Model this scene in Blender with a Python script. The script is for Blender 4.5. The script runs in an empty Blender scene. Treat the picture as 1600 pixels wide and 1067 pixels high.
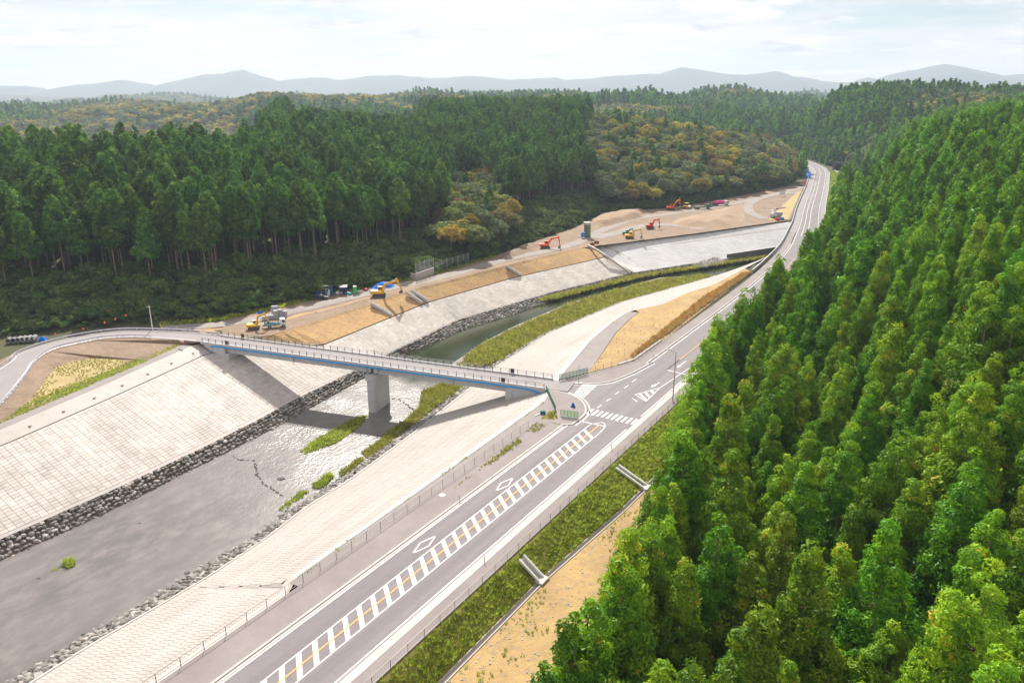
import bpy, math, random
import numpy as np
from mathutils import Vector, Matrix
from mathutils.geometry import tessellate_polygon
random.seed(7); rng = np.random.default_rng(7)
S = bpy.context.scene
C = S.collection
R = math.radians

# ---------------------------------------------------------------- camera, sky, sun, exposure
F, CX, CY, HOR, CAMZ = 1185.0, 800.0, 533.5, 150.0, 60.0
PITCH = math.atan((CY - HOR) / F)
cam = bpy.data.cameras.new('camera'); cam_o = bpy.data.objects.new('camera', cam); C.objects.link(cam_o)
cam.sensor_fit = 'HORIZONTAL'; cam.angle = 2 * math.atan(800 / F); cam.clip_start = 0.5; cam.clip_end = 60000
cam_o.location = (0, 0, CAMZ); cam_o.rotation_euler = (math.pi / 2 - PITCH, 0, 0)
S.camera = cam_o

SUN_EL, SUN_AZ = R(41), R(-9)            # azimuth from +Y towards +X
world = bpy.data.worlds.new('World'); S.world = world; world.use_nodes = True
wt = world.node_tree; wn = wt.nodes; wl = wt.links; wn.clear()
wo = wn.new('ShaderNodeOutputWorld'); bg = wn.new('ShaderNodeBackground'); bg.inputs[1].default_value = 0.05
sky = wn.new('ShaderNodeTexSky'); sky.sky_type = 'NISHITA'; sky.sun_disc = False
sky.sun_elevation = SUN_EL; sky.sun_rotation = SUN_AZ; sky.air_density = 1.0; sky.dust_density = 0.35; sky.ozone_density = 1.5
tc = wn.new('ShaderNodeTexCoord'); sx = wn.new('ShaderNodeSeparateXYZ'); wl.new(tc.outputs['Generated'], sx.inputs[0])
def wmath(op, a, b=None, c=None):
    m = wn.new('ShaderNodeMath'); m.operation = op
    for i, v in enumerate((a, b, c)):
        if v is None: continue
        if isinstance(v, (int, float)): m.inputs[i].default_value = v
        else: wl.new(v, m.inputs[i])
    return m.outputs[0]
zz = wmath('ADD', wmath('MAXIMUM', sx.outputs[2], 0.0), 0.09)
cv = wn.new('ShaderNodeCombineXYZ')
wl.new(wmath('DIVIDE', sx.outputs[0], zz), cv.inputs[0]); wl.new(wmath('DIVIDE', sx.outputs[1], zz), cv.inputs[1])
def wnoise(scale, detail, rough, off):
    mp = wn.new('ShaderNodeMapping'); mp.inputs['Location'].default_value = off; wl.new(cv.outputs[0], mp.inputs[0])
    nz = wn.new('ShaderNodeTexNoise'); nz.inputs['Scale'].default_value = scale; nz.inputs['Detail'].default_value = detail
    nz.inputs['Roughness'].default_value = rough; wl.new(mp.outputs[0], nz.inputs['Vector']); return nz.outputs['Fac']
def wramp(f, a, b):
    r = wn.new('ShaderNodeMapRange'); r.interpolation_type = 'SMOOTHSTEP'
    r.inputs[1].default_value = a; r.inputs[2].default_value = b; wl.new(f, r.inputs[0]); return r.outputs[0]
def wmix(f, a, b):
    m = wn.new('ShaderNodeMix'); m.data_type = 'RGBA'
    if isinstance(f, (int, float)): m.inputs[0].default_value = f
    else: wl.new(f, m.inputs[0])
    for i, v in ((6, a), (7, b)):
        if isinstance(v, tuple): m.inputs[i].default_value = v
        else: wl.new(v, m.inputs[i])
    return m.outputs[2]
veil = wramp(wnoise(0.42, 6, 0.58, (3.1, 0.6, 0)), 0.33, 0.56)      # thin high cloud
puff = wramp(wnoise(1.15, 8, 0.62, (7.0, 2.2, 1)), 0.51, 0.62)       # small cumulus
grey = wramp(wnoise(1.5, 6, 0.6, (7.2, 2.3, 1)), 0.46, 0.68)
col = wmix(wmath('MULTIPLY', veil, 0.85), sky.outputs[0], (12.6, 11.4, 10.8, 1))
pc_ = wmix(grey, (14, 13, 12.4, 1), (7.2, 7.0, 7.8, 1))
col = wmix(wmath('MULTIPLY', puff, 0.85), col, pc_)
wl.new(col, bg.inputs[0]); wl.new(bg.outputs[0], wo.inputs[0])

sun = bpy.data.lights.new('sun', 'SUN'); sun.energy = 5.0; sun.angle = R(0.55); sun.color = (1.0, 0.94, 0.85)
sun_o = bpy.data.objects.new('sun', sun); C.objects.link(sun_o)
sd = Vector((math.cos(SUN_EL) * math.sin(SUN_AZ), math.cos(SUN_EL) * math.cos(SUN_AZ), math.sin(SUN_EL)))
sun_o.rotation_euler = sd.to_track_quat('Z', 'Y').to_euler(); sun_o.location = (0, 0, 200)
S.view_settings.view_transform = 'Standard'; S.view_settings.look = 'None'; S.view_settings.gamma = 1
S.view_settings.use_curve_mapping = False; S.view_settings.exposure = 0.78
S.render.engine = 'CYCLES'
try:
    S.cycles.volume_bounces = 0; S.cycles.max_bounces = 6; S.cycles.transparent_max_bounces = 6
except Exception: pass

# ---------------------------------------------------------------- coordinates
SP_, CP_ = math.sin(PITCH), math.cos(PITCH)
def G(u, v, z=0.0):
    """where the view ray of a photo pixel meets height z"""
    a = CY - v; d = (u - CX, F * CP_ + a * SP_, -F * SP_ + a * CP_); t = (z - CAMZ) / d[2]
    return Vector((d[0] * t, d[1] * t, z))
AX, AY = -38.2325, 66.2426
TX, TY, NX, NY = 0.5294, 0.8484, 0.8484, -0.5294       # along the highway / to its right
def W(s, p, z=0.0): return Vector((AX + TX * s + NX * p, AY + TY * s + NY * p, z))
def SPc(q): dx, dy = q[0] - AX, q[1] - AY; return dx * TX + dy * TY, dx * NX + dy * NY
def curve(px, z, pre=(), post=()):
    pts = list(pre) + [SPc(G(u, v, z)) for u, v in px] + list(post)
    pts.sort(); a = np.array(pts); return lambda s: np.interp(s, a[:, 0], a[:, 1])
ZB, ZW = -9.0, -11.0
LB = curve([(0,843),(178,765),(310,703),(400,658),(450,630),(550,581),(603,554),(715,500),(800,475),(861,457),(985,427),(1075,413),(1140,404),(1230,388)], ZB, [(-90,-60.5)], [(370,6)])
LW = curve([(0,876),(107,828),(214,778),(303,731),(356,706),(437,665),(634,554),(730,512),(800,492)], ZW, [(-90,-57.8)], [(202,-61),(247,-49),(277,-35),(298,-23),(336,-7),(370,9)])
RB = curve([(45,1067),(140,1007),(227,957),(325,900),(422,835),(472,795),(544,750),(652,671),(732,607),(780,569),(856,521),(922,493),(972,472),(1058,448),(1154,422)], ZB, [(-90,-23)], [(330,4),(370,20)])
_rw = [(10,1067),(130,994),(208,952),(292,897),(390,842),(439,806)]
RWs = [SPc(G(u, v, ZW)) for u, v in _rw]
_o = [(-90, -28)] + RWs + [(s, float(RB(s)) - 4.2) for s in (60, 81, 107, 126, 157, 182, 204, 235, 277, 330, 370)]
_o = np.array(sorted(_o)); RW = lambda s: np.interp(s, _o[:, 0], _o[:, 1])
_rt = np.array([(-90,0.22),(19,0.22),(19.8,-1.4),(39,-1.9),(55.8,-2.4),(90.5,-3.6),(108,-8.4),(133.3,-13.9),(151.2,-16.2),(163.3,-16.7),(176.8,-11.3),(193.5,-9.8),(210,-6.1),(277,-2),(330,20),(370,36)])
RT = lambda s: np.interp(s, _rt[:, 0], _rt[:, 1])
_lt = [(-90,-60.5-25.),(0,-79.5),(24.1,-83.9),(45.9,-89.3),(75.6,-97.4),(84,-96)] + [SPc(G(u, v, -3.5)) for u, v in ((502,539),(668,472),(800,434),(947,401))]
_lt += [SPc(G(919,385,-0.6)), SPc(G(1000,377,-0.6)), SPc(G(1100,364,-0.6)), SPc(G(1238,346,-0.6)), (385, -10)]
_lt = np.array(sorted(_lt)); LT = lambda s: np.interp(s, _lt[:, 0], _lt[:, 1])
LTZ = lambda s: np.interp(s, [-90, 84, 99, 246, 258, 400], [0, 0, -3.5, -3.5, -0.6, -0.6])
CR = curve([(420,525),(500,500),(580,474),(636,455),(793,415),(905,388)], 0, [(80,-98)], [(251,-72),(275,-66)])
PCs = np.array([(-120,10),(200,10),(240,8.5),(290,4.5),(364,-7.5),(392,-13.0),(451,-23),(495,-30),(545,-38.5),(588,-46),(637,-54.5),(686,-66),(735,-85),(790,-112),(860,-150)], float)
def smooth_pc(s): return np.interp(s, PCs[:, 0], PCs[:, 1])
_ss = np.arange(-120, 861, 1.0); _pp = smooth_pc(_ss); _k = np.ones(41) / 41
_pp = np.convolve(np.pad(_pp, 20, mode='edge'), _k, 'valid')
def PC(s): return np.interp(s, _ss, _pp)
def KS(s): return np.interp(s, [200, 360, 900], [1.0, 0.78, 0.74])
def HP(s, off, z=0.0):
    """point on the highway: station s, offset from the road axis"""
    d = (float(PC(s + 1)) - float(PC(s - 1))) / 2; L = math.hypot(1, d); k = float(KS(s)) * off
    return W(s - k * d / L, float(PC(s)) + k / L, z)

# ---------------------------------------------------------------- mesh helpers
class MB:
    def __init__(s): s.v = []; s.f = []; s.a = []
    def add(s, vs, fs, tone=0.5):
        o = len(s.v); s.v += [tuple(q) for q in vs]; s.f += [tuple(i + o for i in f) for f in fs]; s.a += [tone] * len(vs); return s
    def box(s, c, d, rz=0.0, m=None, tone=0.5):
        x, y, z = d[0] / 2, d[1] / 2, d[2] / 2
        vs = [Vector((i * x, j * y, k * z)) for k in (-1, 1) for j in (-1, 1) for i in (-1, 1)]
        M = Matrix.Translation(c) @ Matrix.Rotation(rz, 4, 'Z')
        if m is not None: M = m @ M
        return s.add([M @ q for q in vs], [(0,2,3,1),(4,5,7,6),(0,1,5,4),(2,6,7,3),(0,4,6,2),(1,3,7,5)], tone)
    def beam(s, a, b, w, h, up=Vector((0, 0, 1)), w2=None, h2=None):
        a = Vector(a); b = Vector(b); d = (b - a).normalized(); x = d.cross(up)
        x = x.normalized() if x.length > 1e-4 else Vector((1, 0, 0)); y = x.cross(d)
        w2 = w if w2 is None else w2; h2 = h if h2 is None else h2; vs = []
        for q, ww, hh in ((a, w, h), (b, w2, h2)):
            vs += [q - x * ww / 2 - y * hh / 2, q + x * ww / 2 - y * hh / 2, q + x * ww / 2 + y * hh / 2, q - x * ww / 2 + y * hh / 2]
        return s.add(vs, [(0,3,2,1),(4,5,6,7),(0,1,5,4),(1,2,6,5),(2,3,7,6),(3,0,4,7)])
    def tube(s, a, b, r0, r1=None, n=8, cap=True):
        a = Vector(a); b = Vector(b); r1 = r0 if r1 is None else r1; d = (b - a).normalized()
        x = d.orthogonal().normalized(); y = d.cross(x); vs = []
        for q, r in ((a, r0), (b, r1)):
            vs += [q + (x * math.cos(6.28318 * i / n) + y * math.sin(6.28318 * i / n)) * r for i in range(n)]
        fs = [(i, (i + 1) % n, n + (i + 1) % n, n + i) for i in range(n)]
        if cap: fs += [tuple(range(n - 1, -1, -1)), tuple(range(n, 2 * n))]
        return s.add(vs, fs)
    def prism(s, poly, lo, hi, axis='y', off=(0, 0, 0)):
        """2-D outline swept along an axis; for 'y' the outline is (x, z), for 'z' (x, y), for 'x' (y, z)"""
        vs = []
        for t in (lo, hi):
            for p in poly:
                q = {'y': (p[0], t, p[1]), 'z': (p[0], p[1], t), 'x': (t, p[0], p[1])}[axis]
                vs.append((q[0] + off[0], q[1] + off[1], q[2] + off[2]))
        n = len(poly); fs = [(i, (i + 1) % n, n + (i + 1) % n, n + i) for i in range(n)]
        return s.add(vs, fs + [tuple(range(n - 1, -1, -1)), tuple(range(n, 2 * n))])
    def build(s, name, mat, parent=None, smooth=False, bevel=0.0, recalc=True, tone=False, **kw):
        me = bpy.data.meshes.new(name); me.from_pydata(s.v, [], s.f)
        if recalc:
            import bmesh
            bm = bmesh.new(); bm.from_mesh(me); bmesh.ops.recalc_face_normals(bm, faces=bm.faces); bm.to_mesh(me); bm.free()
        if tone:
            at = me.attributes.new('tone', 'FLOAT', 'POINT'); at.data.foreach_set('value', np.array(s.a, np.float32))
        me.materials.append(mat)
        if smooth: me.polygons.foreach_set('use_smooth', [True] * len(me.polygons))
        return link(name, me, parent, bevel, **kw)
def link(name, me, parent=None, bevel=0.0, label=None, cat=None, group=None, kind=None):
    o = bpy.data.objects.new(name, me); C.objects.link(o)
    if parent is not None: o.parent = parent
    if bevel:
        m = o.modifiers.new('bevel', 'BEVEL'); m.width = bevel; m.segments = 2; m.limit_method = 'ANGLE'
    tag(o, label, cat, group, kind); return o
def tag(o, label=None, cat=None, group=None, kind=None):
    if label: o['label'] = label
    if cat: o['category'] = cat
    if group: o['group'] = group
    if kind: o['kind'] = kind
    return o
def thing(name, label, cat, loc=(0, 0, 0), rz=0.0, group=None, scale=1.0):
    o = bpy.data.objects.new(name, None); C.objects.link(o); o.location = loc; o.rotation_euler = (0, 0, rz)
    o.scale = (scale,) * 3; o.empty_display_size = 0.3; return tag(o, label, cat, group)
def np_mesh(name, V, Fq, mat, attrs=None, smooth=False):
    me = bpy.data.meshes.new(name); n = len(V); k = Fq.shape[1]; m = len(Fq)
    me.vertices.add(n); me.vertices.foreach_set('co', np.asarray(V, np.float32).ravel())
    me.loops.add(m * k); me.loops.foreach_set('vertex_index', np.asarray(Fq, np.int32).ravel())
    me.polygons.add(m); me.polygons.foreach_set('loop_start', np.arange(0, m * k, k, dtype=np.int32))
    me.polygons.foreach_set('loop_total', np.full(m, k, np.int32))
    for kx, vals in (attrs or {}).items():
        at = me.attributes.new(kx, 'FLOAT', 'POINT'); at.data.foreach_set('value', np.asarray(vals, np.float32))
    me.materials.append(mat) if mat else None
    me.update(calc_edges=True)
    if smooth: me.polygons.foreach_set('use_smooth', np.ones(m, bool))
    return me
def sheet(name, pts, mat, parent=None, **kw):
    loops = pts if isinstance(pts[0], list) else [pts]
    loops = [[Vector(q) for q in lp] for lp in loops]
    tri = tessellate_polygon([[Vector((q.x, q.y, 0)) for q in lp] for lp in loops]); fl = [q for lp in loops for q in lp]
    mb = MB(); fs = []
    for a, b, c in tri:
        A, B, D = fl[a], fl[b], fl[c]
        fs.append((a, b, c) if (B - A).cross(D - A).z > 0 else (a, c, b))
    mb.add(fl, fs); return mb.build(name, mat, parent, recalc=False, **kw)
def strip(name, left, right, mat, parent=None, **kw):
    mb = MB(); n = len(left); mb.add(list(left) + list(right), [(i, n + i, n + i + 1, i + 1) for i in range(n - 1)])
    return mb.build(name, mat, parent, recalc=False, **kw)
def spline(pts, n=6):
    pts = [Vector(p) for p in pts]; out = []
    for i in range(len(pts) - 1):
        p0, p1, p2, p3 = pts[max(i - 1, 0)], pts[i], pts[i + 1], pts[min(i + 2, len(pts) - 1)]
        for j in range(n):
            t = j / n; out.append(0.5 * ((2 * p1) + (p2 - p0) * t + (2 * p0 - 5 * p1 + 4 * p2 - p3) * t * t + (3 * p1 - p0 - 3 * p2 + p3) * t ** 3))
    return out + [pts[-1]]
def resample(pts, step):
    pts = [Vector(p) for p in pts]; L = [0.0]
    for a, b in zip(pts, pts[1:]): L.append(L[-1] + (b - a).length)
    n = max(1, round(L[-1] / step)); out = []; a = np.array([tuple(p) for p in pts])
    for i in range(n + 1):
        d = L[-1] * i / n; out.append(Vector([float(np.interp(d, L, a[:, k])) for k in range(3)]))
    return out
def offset(pts, d, dz=0.0):
    out = []
    for i, q in enumerate(pts):
        a = pts[max(i - 1, 0)]; b = pts[min(i + 1, len(pts) - 1)]; t = (b - a); t.z = 0; t.normalize()
        out.append(Vector((q.x + t.y * d, q.y - t.x * d, q.z + dz)))
    return out

# ---------------------------------------------------------------- numpy noise
def _h(ix, iy, seed):
    n = (ix.astype(np.int64) * 374761393 + iy.astype(np.int64) * 668265263 + seed * 974634777) & 0x7fffffff
    n = ((n ^ (n >> 13)) * 1274126177) & 0x7fffffff
    return ((n ^ (n >> 16)) & 0xffff) / 65535.0
def vnoise(x, y, seed=0):
    x = np.asarray(x, float); y = np.asarray(y, float); ix = np.floor(x); iy = np.floor(y); fx = x - ix; fy = y - iy
    fx = fx * fx * (3 - 2 * fx); fy = fy * fy * (3 - 2 * fy)
    a = _h(ix, iy, seed); b = _h(ix + 1, iy, seed); c = _h(ix, iy + 1, seed); d = _h(ix + 1, iy + 1, seed)
    return (a * (1 - fx) + b * fx) * (1 - fy) + (c * (1 - fx) + d * fx) * fy
def fbm(x, y, seed=0, o=4):
    r = 0; w = 0.5; t = 0
    for i in range(o): r = r + w * vnoise(x * 2 ** i, y * 2 ** i, seed + i); t += w; w *= 0.5
    return r / t
def ss(a, b, x): t = np.clip((x - a) / (b - a), 0, 1); return t * t * (3 - 2 * t)
def poly_dist(X, Y, P):
    d = np.full(X.shape, 1e9)
    for (ax, ay), (bx, by) in zip(P[:-1], P[1:]):
        ex, ey = bx - ax, by - ay; t = np.clip(((X - ax) * ex + (Y - ay) * ey) / (ex * ex + ey * ey + 1e-9), 0, 1)
        d = np.minimum(d, np.hypot(X - ax - t * ex, Y - ay - t * ey))
    return d
def inside(X, Y, P):
    c = np.zeros(X.shape, bool); n = len(P); j = n - 1
    for i in range(n):
        (xi, yi), (xj, yj) = P[i], P[j]
        with np.errstate(divide='ignore', invalid='ignore'):
            c ^= ((yi > Y) != (yj > Y)) & (X < (xj - xi) * (Y - yi) / (yj - yi + 1e-12) + xi)
        j = i
    return c

# ---------------------------------------------------------------- materials
def new_mat(name):
    m = bpy.data.materials.new(name); m.use_nodes = True; nt = m.node_tree; nt.nodes.clear()
    return m, nt, nt.nodes.new('ShaderNodeOutputMaterial')
def nmath(nt, op, a, b):
    m = nt.nodes.new('ShaderNodeMath'); m.operation = op
    for i, v in enumerate((a, b)):
        if isinstance(v, (int, float)): m.inputs[i].default_value = v
        else: nt.links.new(v, m.inputs[i])
    return m.outputs[0]
def nmix(nt, f, a, b):
    m = nt.nodes.new('ShaderNodeMix'); m.data_type = 'RGBA'
    if isinstance(f, (int, float)): m.inputs[0].default_value = f
    else: nt.links.new(f, m.inputs[0])
    for i, v in ((6, a), (7, b)):
        if isinstance(v, tuple): m.inputs[i].default_value = v if len(v) == 4 else v + (1,)
        else: nt.links.new(v, m.inputs[i])
    return m.outputs[2]
def nnoise(nt, scale, detail=4, rough=0.6, vec=None, stretch=None, rot=0.0):
    n = nt.nodes.new('ShaderNodeTexNoise'); n.inputs['Scale'].default_value = scale; n.inputs['Detail'].default_value = detail; n.inputs['Roughness'].default_value = rough
    if vec is None:
        g = nt.nodes.new('ShaderNodeNewGeometry'); vec = g.outputs['Position']
    if stretch:
        mp = nt.nodes.new('ShaderNodeMapping'); mp.inputs['Scale'].default_value = stretch; mp.inputs['Rotation'].default_value = (0, 0, rot)
        # rotate first so that the stretch follows the road / river
        r = nt.nodes.new('ShaderNodeVectorRotate'); r.rotation_type = 'Z_AXIS'; r.inputs['Angle'].default_value = rot
        nt.links.new(vec, r.inputs['Vector']); mp.inputs['Rotation'].default_value = (0, 0, 0); nt.links.new(r.outputs[0], mp.inputs[0]); vec = mp.outputs[0]
    nt.links.new(vec, n.inputs['Vector']); return n.outputs['Fac']
def nrange(nt, f, a, b, c=0.0, d=1.0):
    r = nt.nodes.new('ShaderNodeMapRange'); r.inputs[1].default_value = a; r.inputs[2].default_value = b; r.inputs[3].default_value = c; r.inputs[4].default_value = d
    nt.links.new(f, r.inputs[0]); return r.outputs[0]
RIV = math.atan2(TX, TY)          # turning by this puts the river along Y
def surf(name, c1, c2=None, scale=0.5, c3=None, scale3=6.0, rough=0.85, bump=0.0, bscale=8.0, tone=0.0, spec=0.3, stretch=None, amt3=0.5, metal=0.0, lo=0.35, hi=0.65):
    m, nt, out = new_mat(name); b = nt.nodes.new('ShaderNodeBsdfPrincipled'); c2 = c2 or tuple(x * 0.8 for x in c1)
    col = nmix(nt, nrange(nt, nnoise(nt, scale, 5, 0.62, stretch=stretch, rot=RIV), lo, hi), c1, c2)
    if c3: col = nmix(nt, nrange(nt, nnoise(nt, scale3, 4, 0.7), 0.5, 0.72, 0, amt3), col, c3)
    if tone:
        a = nt.nodes.new('ShaderNodeAttribute'); a.attribute_name = 'tone'
        v = nrange(nt, a.outputs['Fac'], 0, 1, 1 - tone, 1 + tone)
        mul = nt.nodes.new('ShaderNodeVectorMath'); mul.operation = 'SCALE'; nt.links.new(col, mul.inputs[0]); nt.links.new(v, mul.inputs['Scale']); col = mul.outputs[0]
    nt.links.new(col, b.inputs['Base Color']); b.inputs['Roughness'].default_value = rough; b.inputs['Specular IOR Level'].default_value = spec; b.inputs['Metallic'].default_value = metal
    if bump:
        bp = nt.nodes.new('ShaderNodeBump'); bp.inputs['Strength'].default_value = 1.0; bp.inputs['Distance'].default_value = bump
        nt.links.new(nnoise(nt, bscale, 5, 0.65), bp.inputs['Height']); nt.links.new(bp.outputs[0], b.inputs['Normal'])
    nt.links.new(b.outputs[0], out.inputs[0]); return m
def leaf(name, ramp, trans=0.42, jitter=0.32, patch=None):
    """ramp: colours picked by the tone of each leaf clump; every plant also gets its own shade"""
    m, nt, out = new_mat(name); a = nt.nodes.new('ShaderNodeAttribute'); a.attribute_name = 'tone'
    cr = nt.nodes.new('ShaderNodeValToRGB'); el = cr.color_ramp.elements
    while len(el) < len(ramp): el.new(0.5)
    for e, (p, c) in zip(el, ramp): e.position = p; e.color = c + (1,)
    nt.links.new(a.outputs['Fac'], cr.inputs[0]); oi = nt.nodes.new('ShaderNodeObjectInfo'); col = cr.outputs[0]
    if patch: col = nmix(nt, nrange(nt, nnoise(nt, patch[1], 4, .65, vec=oi.outputs['Location']), .42, .60, 0, .85), col, patch[0])
    hs = nt.nodes.new('ShaderNodeHueSaturation'); nt.links.new(col, hs.inputs['Color'])
    nt.links.new(nrange(nt, oi.outputs['Random'], 0, 1, 1 - jitter, 1 + jitter), hs.inputs['Value'])
    r2 = nmath(nt, 'FRACT', nmath(nt, 'MULTIPLY', oi.outputs['Random'], 7.31), 0.0)
    nt.links.new(nrange(nt, r2, 0, 1, 0.485, 0.515), hs.inputs['Hue']); col = hs.outputs[0]
    d = nt.nodes.new('ShaderNodeBsdfDiffuse'); t = nt.nodes.new('ShaderNodeBsdfTranslucent'); g = nt.nodes.new('ShaderNodeBsdfGlossy'); g.inputs['Roughness'].default_value = 0.5
    nt.links.new(col, d.inputs[0]); br = nmix(nt, 0.30 if 'cedar' in name else 0.12, col, (0.20, 0.38, 0.012)); nt.links.new(br, t.inputs[0])
    g.inputs[0].default_value = (0.5, 0.55, 0.5, 1)
    x = nt.nodes.new('ShaderNodeMixShader'); x.inputs[0].default_value = trans; nt.links.new(d.outputs[0], x.inputs[1]); nt.links.new(t.outputs[0], x.inputs[2])
    y = nt.nodes.new('ShaderNodeMixShader'); y.inputs[0].default_value = 0.03; nt.links.new(x.outputs[0], y.inputs[1]); nt.links.new(g.outputs[0], y.inputs[2])
    nt.links.new(y.outputs[0], out.inputs[0]); return m
def paint(name, c, rough=0.45, spec=0.4, metal=0.0): return surf(name, c, tuple(x * 0.86 for x in c), 1.3, tuple(x * 0.6 + 0.03 for x in c), 5.0, rough, spec=spec, metal=metal, amt3=0.35)

M = {}
M['ground'] = surf('forest_floor', (0.05,0.06,0.022), (0.085,0.075,0.035), 0.06, (0.03,0.045,0.015), 0.5, 0.95, 0.1, 2)
M['concrete'] = surf('pale_concrete', (0.58,0.54,0.505), (0.47,0.435,0.405), 0.16, (0.34,0.305,0.28), 0.5, 0.85, 0.01, 12, tone=0.20, amt3=0.5, stretch=(0.35,1.3,1))
M['concrete_new'] = surf('new_concrete', (0.56,0.56,0.565), (0.50,0.50,0.505), 0.06, (0.44,0.43,0.43), 0.6, 0.85, 0.006, 12, tone=0.12, amt3=0.35)
M['concrete_right'] = surf('weathered_concrete', (0.41,0.385,0.36), (0.355,0.33,0.305), 0.07, (0.30,0.27,0.24), 0.6, 0.85, 0.006, 12, tone=0.09, amt3=0.35, stretch=(2.5,0.5,1))
M['joint'] = surf('block_joint', (0.42,0.39,0.365), (0.35,0.325,0.30), 0.3, rough=0.9)
M['smooth_concrete'] = surf('smooth_concrete', (0.48,0.44,0.42), (0.41,0.38,0.36), 0.25, (0.38,0.35,0.33), 1.4, 0.8, 0.006, 10, amt3=0.4)
M['bridge_concrete'] = surf('bridge_concrete', (0.50,0.50,0.51), (0.42,0.42,0.44), 0.4, (0.33,0.33,0.34), 1.2, 0.75, 0.004, 6, stretch=(1,1,0.25))
M['asphalt'] = surf('asphalt', (0.23,0.21,0.215), (0.165,0.15,0.157), 0.22, (0.13,0.12,0.125), 0.8, 0.85, 0.004, 40, stretch=(2.6,0.05,1), amt3=0.45, lo=.3, hi=.7)
M['asphalt_far'] = surf('grey_asphalt', (0.27,0.25,0.255), (0.235,0.22,0.225), 0.2, rough=0.85)
M['sidewalk'] = surf('sidewalk_asphalt', (0.265,0.235,0.23), (0.22,0.195,0.19), 0.15, (0.19,0.17,0.165), 1.5, 0.9, 0.004, 30, amt3=0.4)
M['path'] = surf('path_asphalt', (0.27,0.245,0.24), (0.235,0.21,0.205), 0.2, rough=0.9, bump=0.004, bscale=30)
M['kerb'] = surf('kerb_concrete', (0.50,0.47,0.455), (0.42,0.39,0.375), 0.7, rough=0.8)
M['white'] = surf('road_paint_white', (0.76,0.74,0.73), (0.60,0.58,0.57), 0.9, (0.33,0.31,0.31), 5, 0.7, amt3=0.7)
M['orange'] = surf('road_paint_orange', (0.80,0.36,0.10), (0.68,0.31,0.10), 0.9, rough=0.7)
M['sand'] = surf('sandy_ground', (0.43,0.295,0.13), (0.32,0.215,0.10), 0.16, (0.23,0.19,0.13), 0.9, 0.95, 0.14, 1.8, amt3=0.8)
M['straw'] = surf('straw_ground', (0.42,0.33,0.16), (0.33,0.265,0.12), 0.2, (0.22,0.20,0.07), 1.0, 0.95, 0.06, 4)
M['dirt'] = surf('brown_dirt', (0.27,0.19,0.135), (0.19,0.14,0.10), 0.16, (0.33,0.265,0.19), 0.9, 0.95, 0.25, 1.2, amt3=0.6)
M['orange_dirt'] = surf('ochre_earth', (0.50,0.325,0.14), (0.37,0.24,0.125), 0.16, (0.235,0.17,0.115), 0.9, 0.95, 0.25, 1.1, amt3=0.75)
M['mound'] = surf('tan_earth', (0.34,0.245,0.165), (0.28,0.20,0.135), 0.15, (0.22,0.16,0.12), 0.6, 0.95, 0.3, 0.7)
M['gravel'] = surf('gravel_track', (0.30,0.27,0.25), (0.24,0.215,0.20), 0.2, (0.20,0.17,0.15), 0.8, 0.95, 0.05, 4)
M['stone'] = surf('river_stone', (0.31,0.29,0.265), (0.20,0.19,0.18), 0.6, (0.40,0.37,0.32), 2.0, 0.85, 0.03, 5, tone=0.6)
M['rail_dark'] = paint('dark_rail_paint', (0.055,0.045,0.042))
M['steel'] = paint('galvanised_steel', (0.42,0.43,0.44), 0.4, 0.5, 0.3)
M['guardrail'] = paint('guardrail_white', (0.66,0.64,0.74), 0.45)
M['fence_brown'] = paint('fence_brown', (0.16,0.14,0.12))
M['pipe_blue'] = paint('blue_pipe', (0.03,0.30,0.68))
M['yellow'] = paint('machine_yellow', (0.78,0.45,0.02)); M['redorange'] = paint('machine_orange', (0.80,0.10,0.02)); M['red'] = paint('machine_red', (0.62,0.035,0.03))
M['black'] = paint('black_rubber', (0.022,0.022,0.025), 0.7); M['track_grey'] = paint('track_steel', (0.14,0.13,0.12), 0.7)
M['glass'] = paint('dark_glass', (0.03,0.04,0.05), 0.1, 0.8); M['white_paint'] = paint('white_paint', (0.78,0.78,0.79)); M['teal'] = paint('teal_paint', (0.02,0.36,0.46))
M['navy'] = paint('blue_cladding', (0.03,0.10,0.32)); M['roof_dark'] = paint('dark_roof', (0.06,0.055,0.08), 0.6); M['toilet_green'] = paint('green_plastic', (0.04,0.50,0.16))
M['tarp'] = paint('blue_tarp', (0.015,0.13,0.52), 0.9, 0.1); M['green_net'] = paint('green_mesh', (0.02,0.22,0.12)); M['lime'] = paint('lime_panel', (0.25,0.62,0.14))
M['pink'] = paint('pink_paint', (0.80,0.04,0.30)); M['dark_green'] = paint('dark_green_paint', (0.02,0.16,0.11)); M['lamp_grey'] = paint('lamp_grey', (0.33,0.33,0.35), 0.4, 0.5)
M['grey_block'] = surf('grey_block', (0.42,0.43,0.48), (0.34,0.35,0.40), 1.0, rough=0.85, tone=0.15); M['pipe_grey'] = surf('pipe_concrete', (0.27,0.27,0.28), (0.21,0.21,0.215), 1.0, rough=0.9); M['rust'] = paint('rust_brown', (0.24,0.09,0.045), 0.8); M['tan_cloth'] = paint('pale_sack', (0.62,0.52,0.42), 0.9)
M['bark'] = surf('bark', (0.24,0.185,0.14), (0.15,0.115,0.09), 1.2, (0.33,0.28,0.23), 3, 0.95, 0.03, 6)
M['bark_dark'] = surf('dark_bark', (0.13,0.10,0.08), (0.08,0.065,0.05), 1.2, rough=0.95)
GREEN = [(0.0,(0.043,0.140,0.006)),(0.4,(0.096,0.256,0.007)),(0.75,(0.179,0.356,0.007)),(1.0,(0.271,0.419,0.009))]
M['cedar'] = leaf('cedar_green', GREEN)
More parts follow.
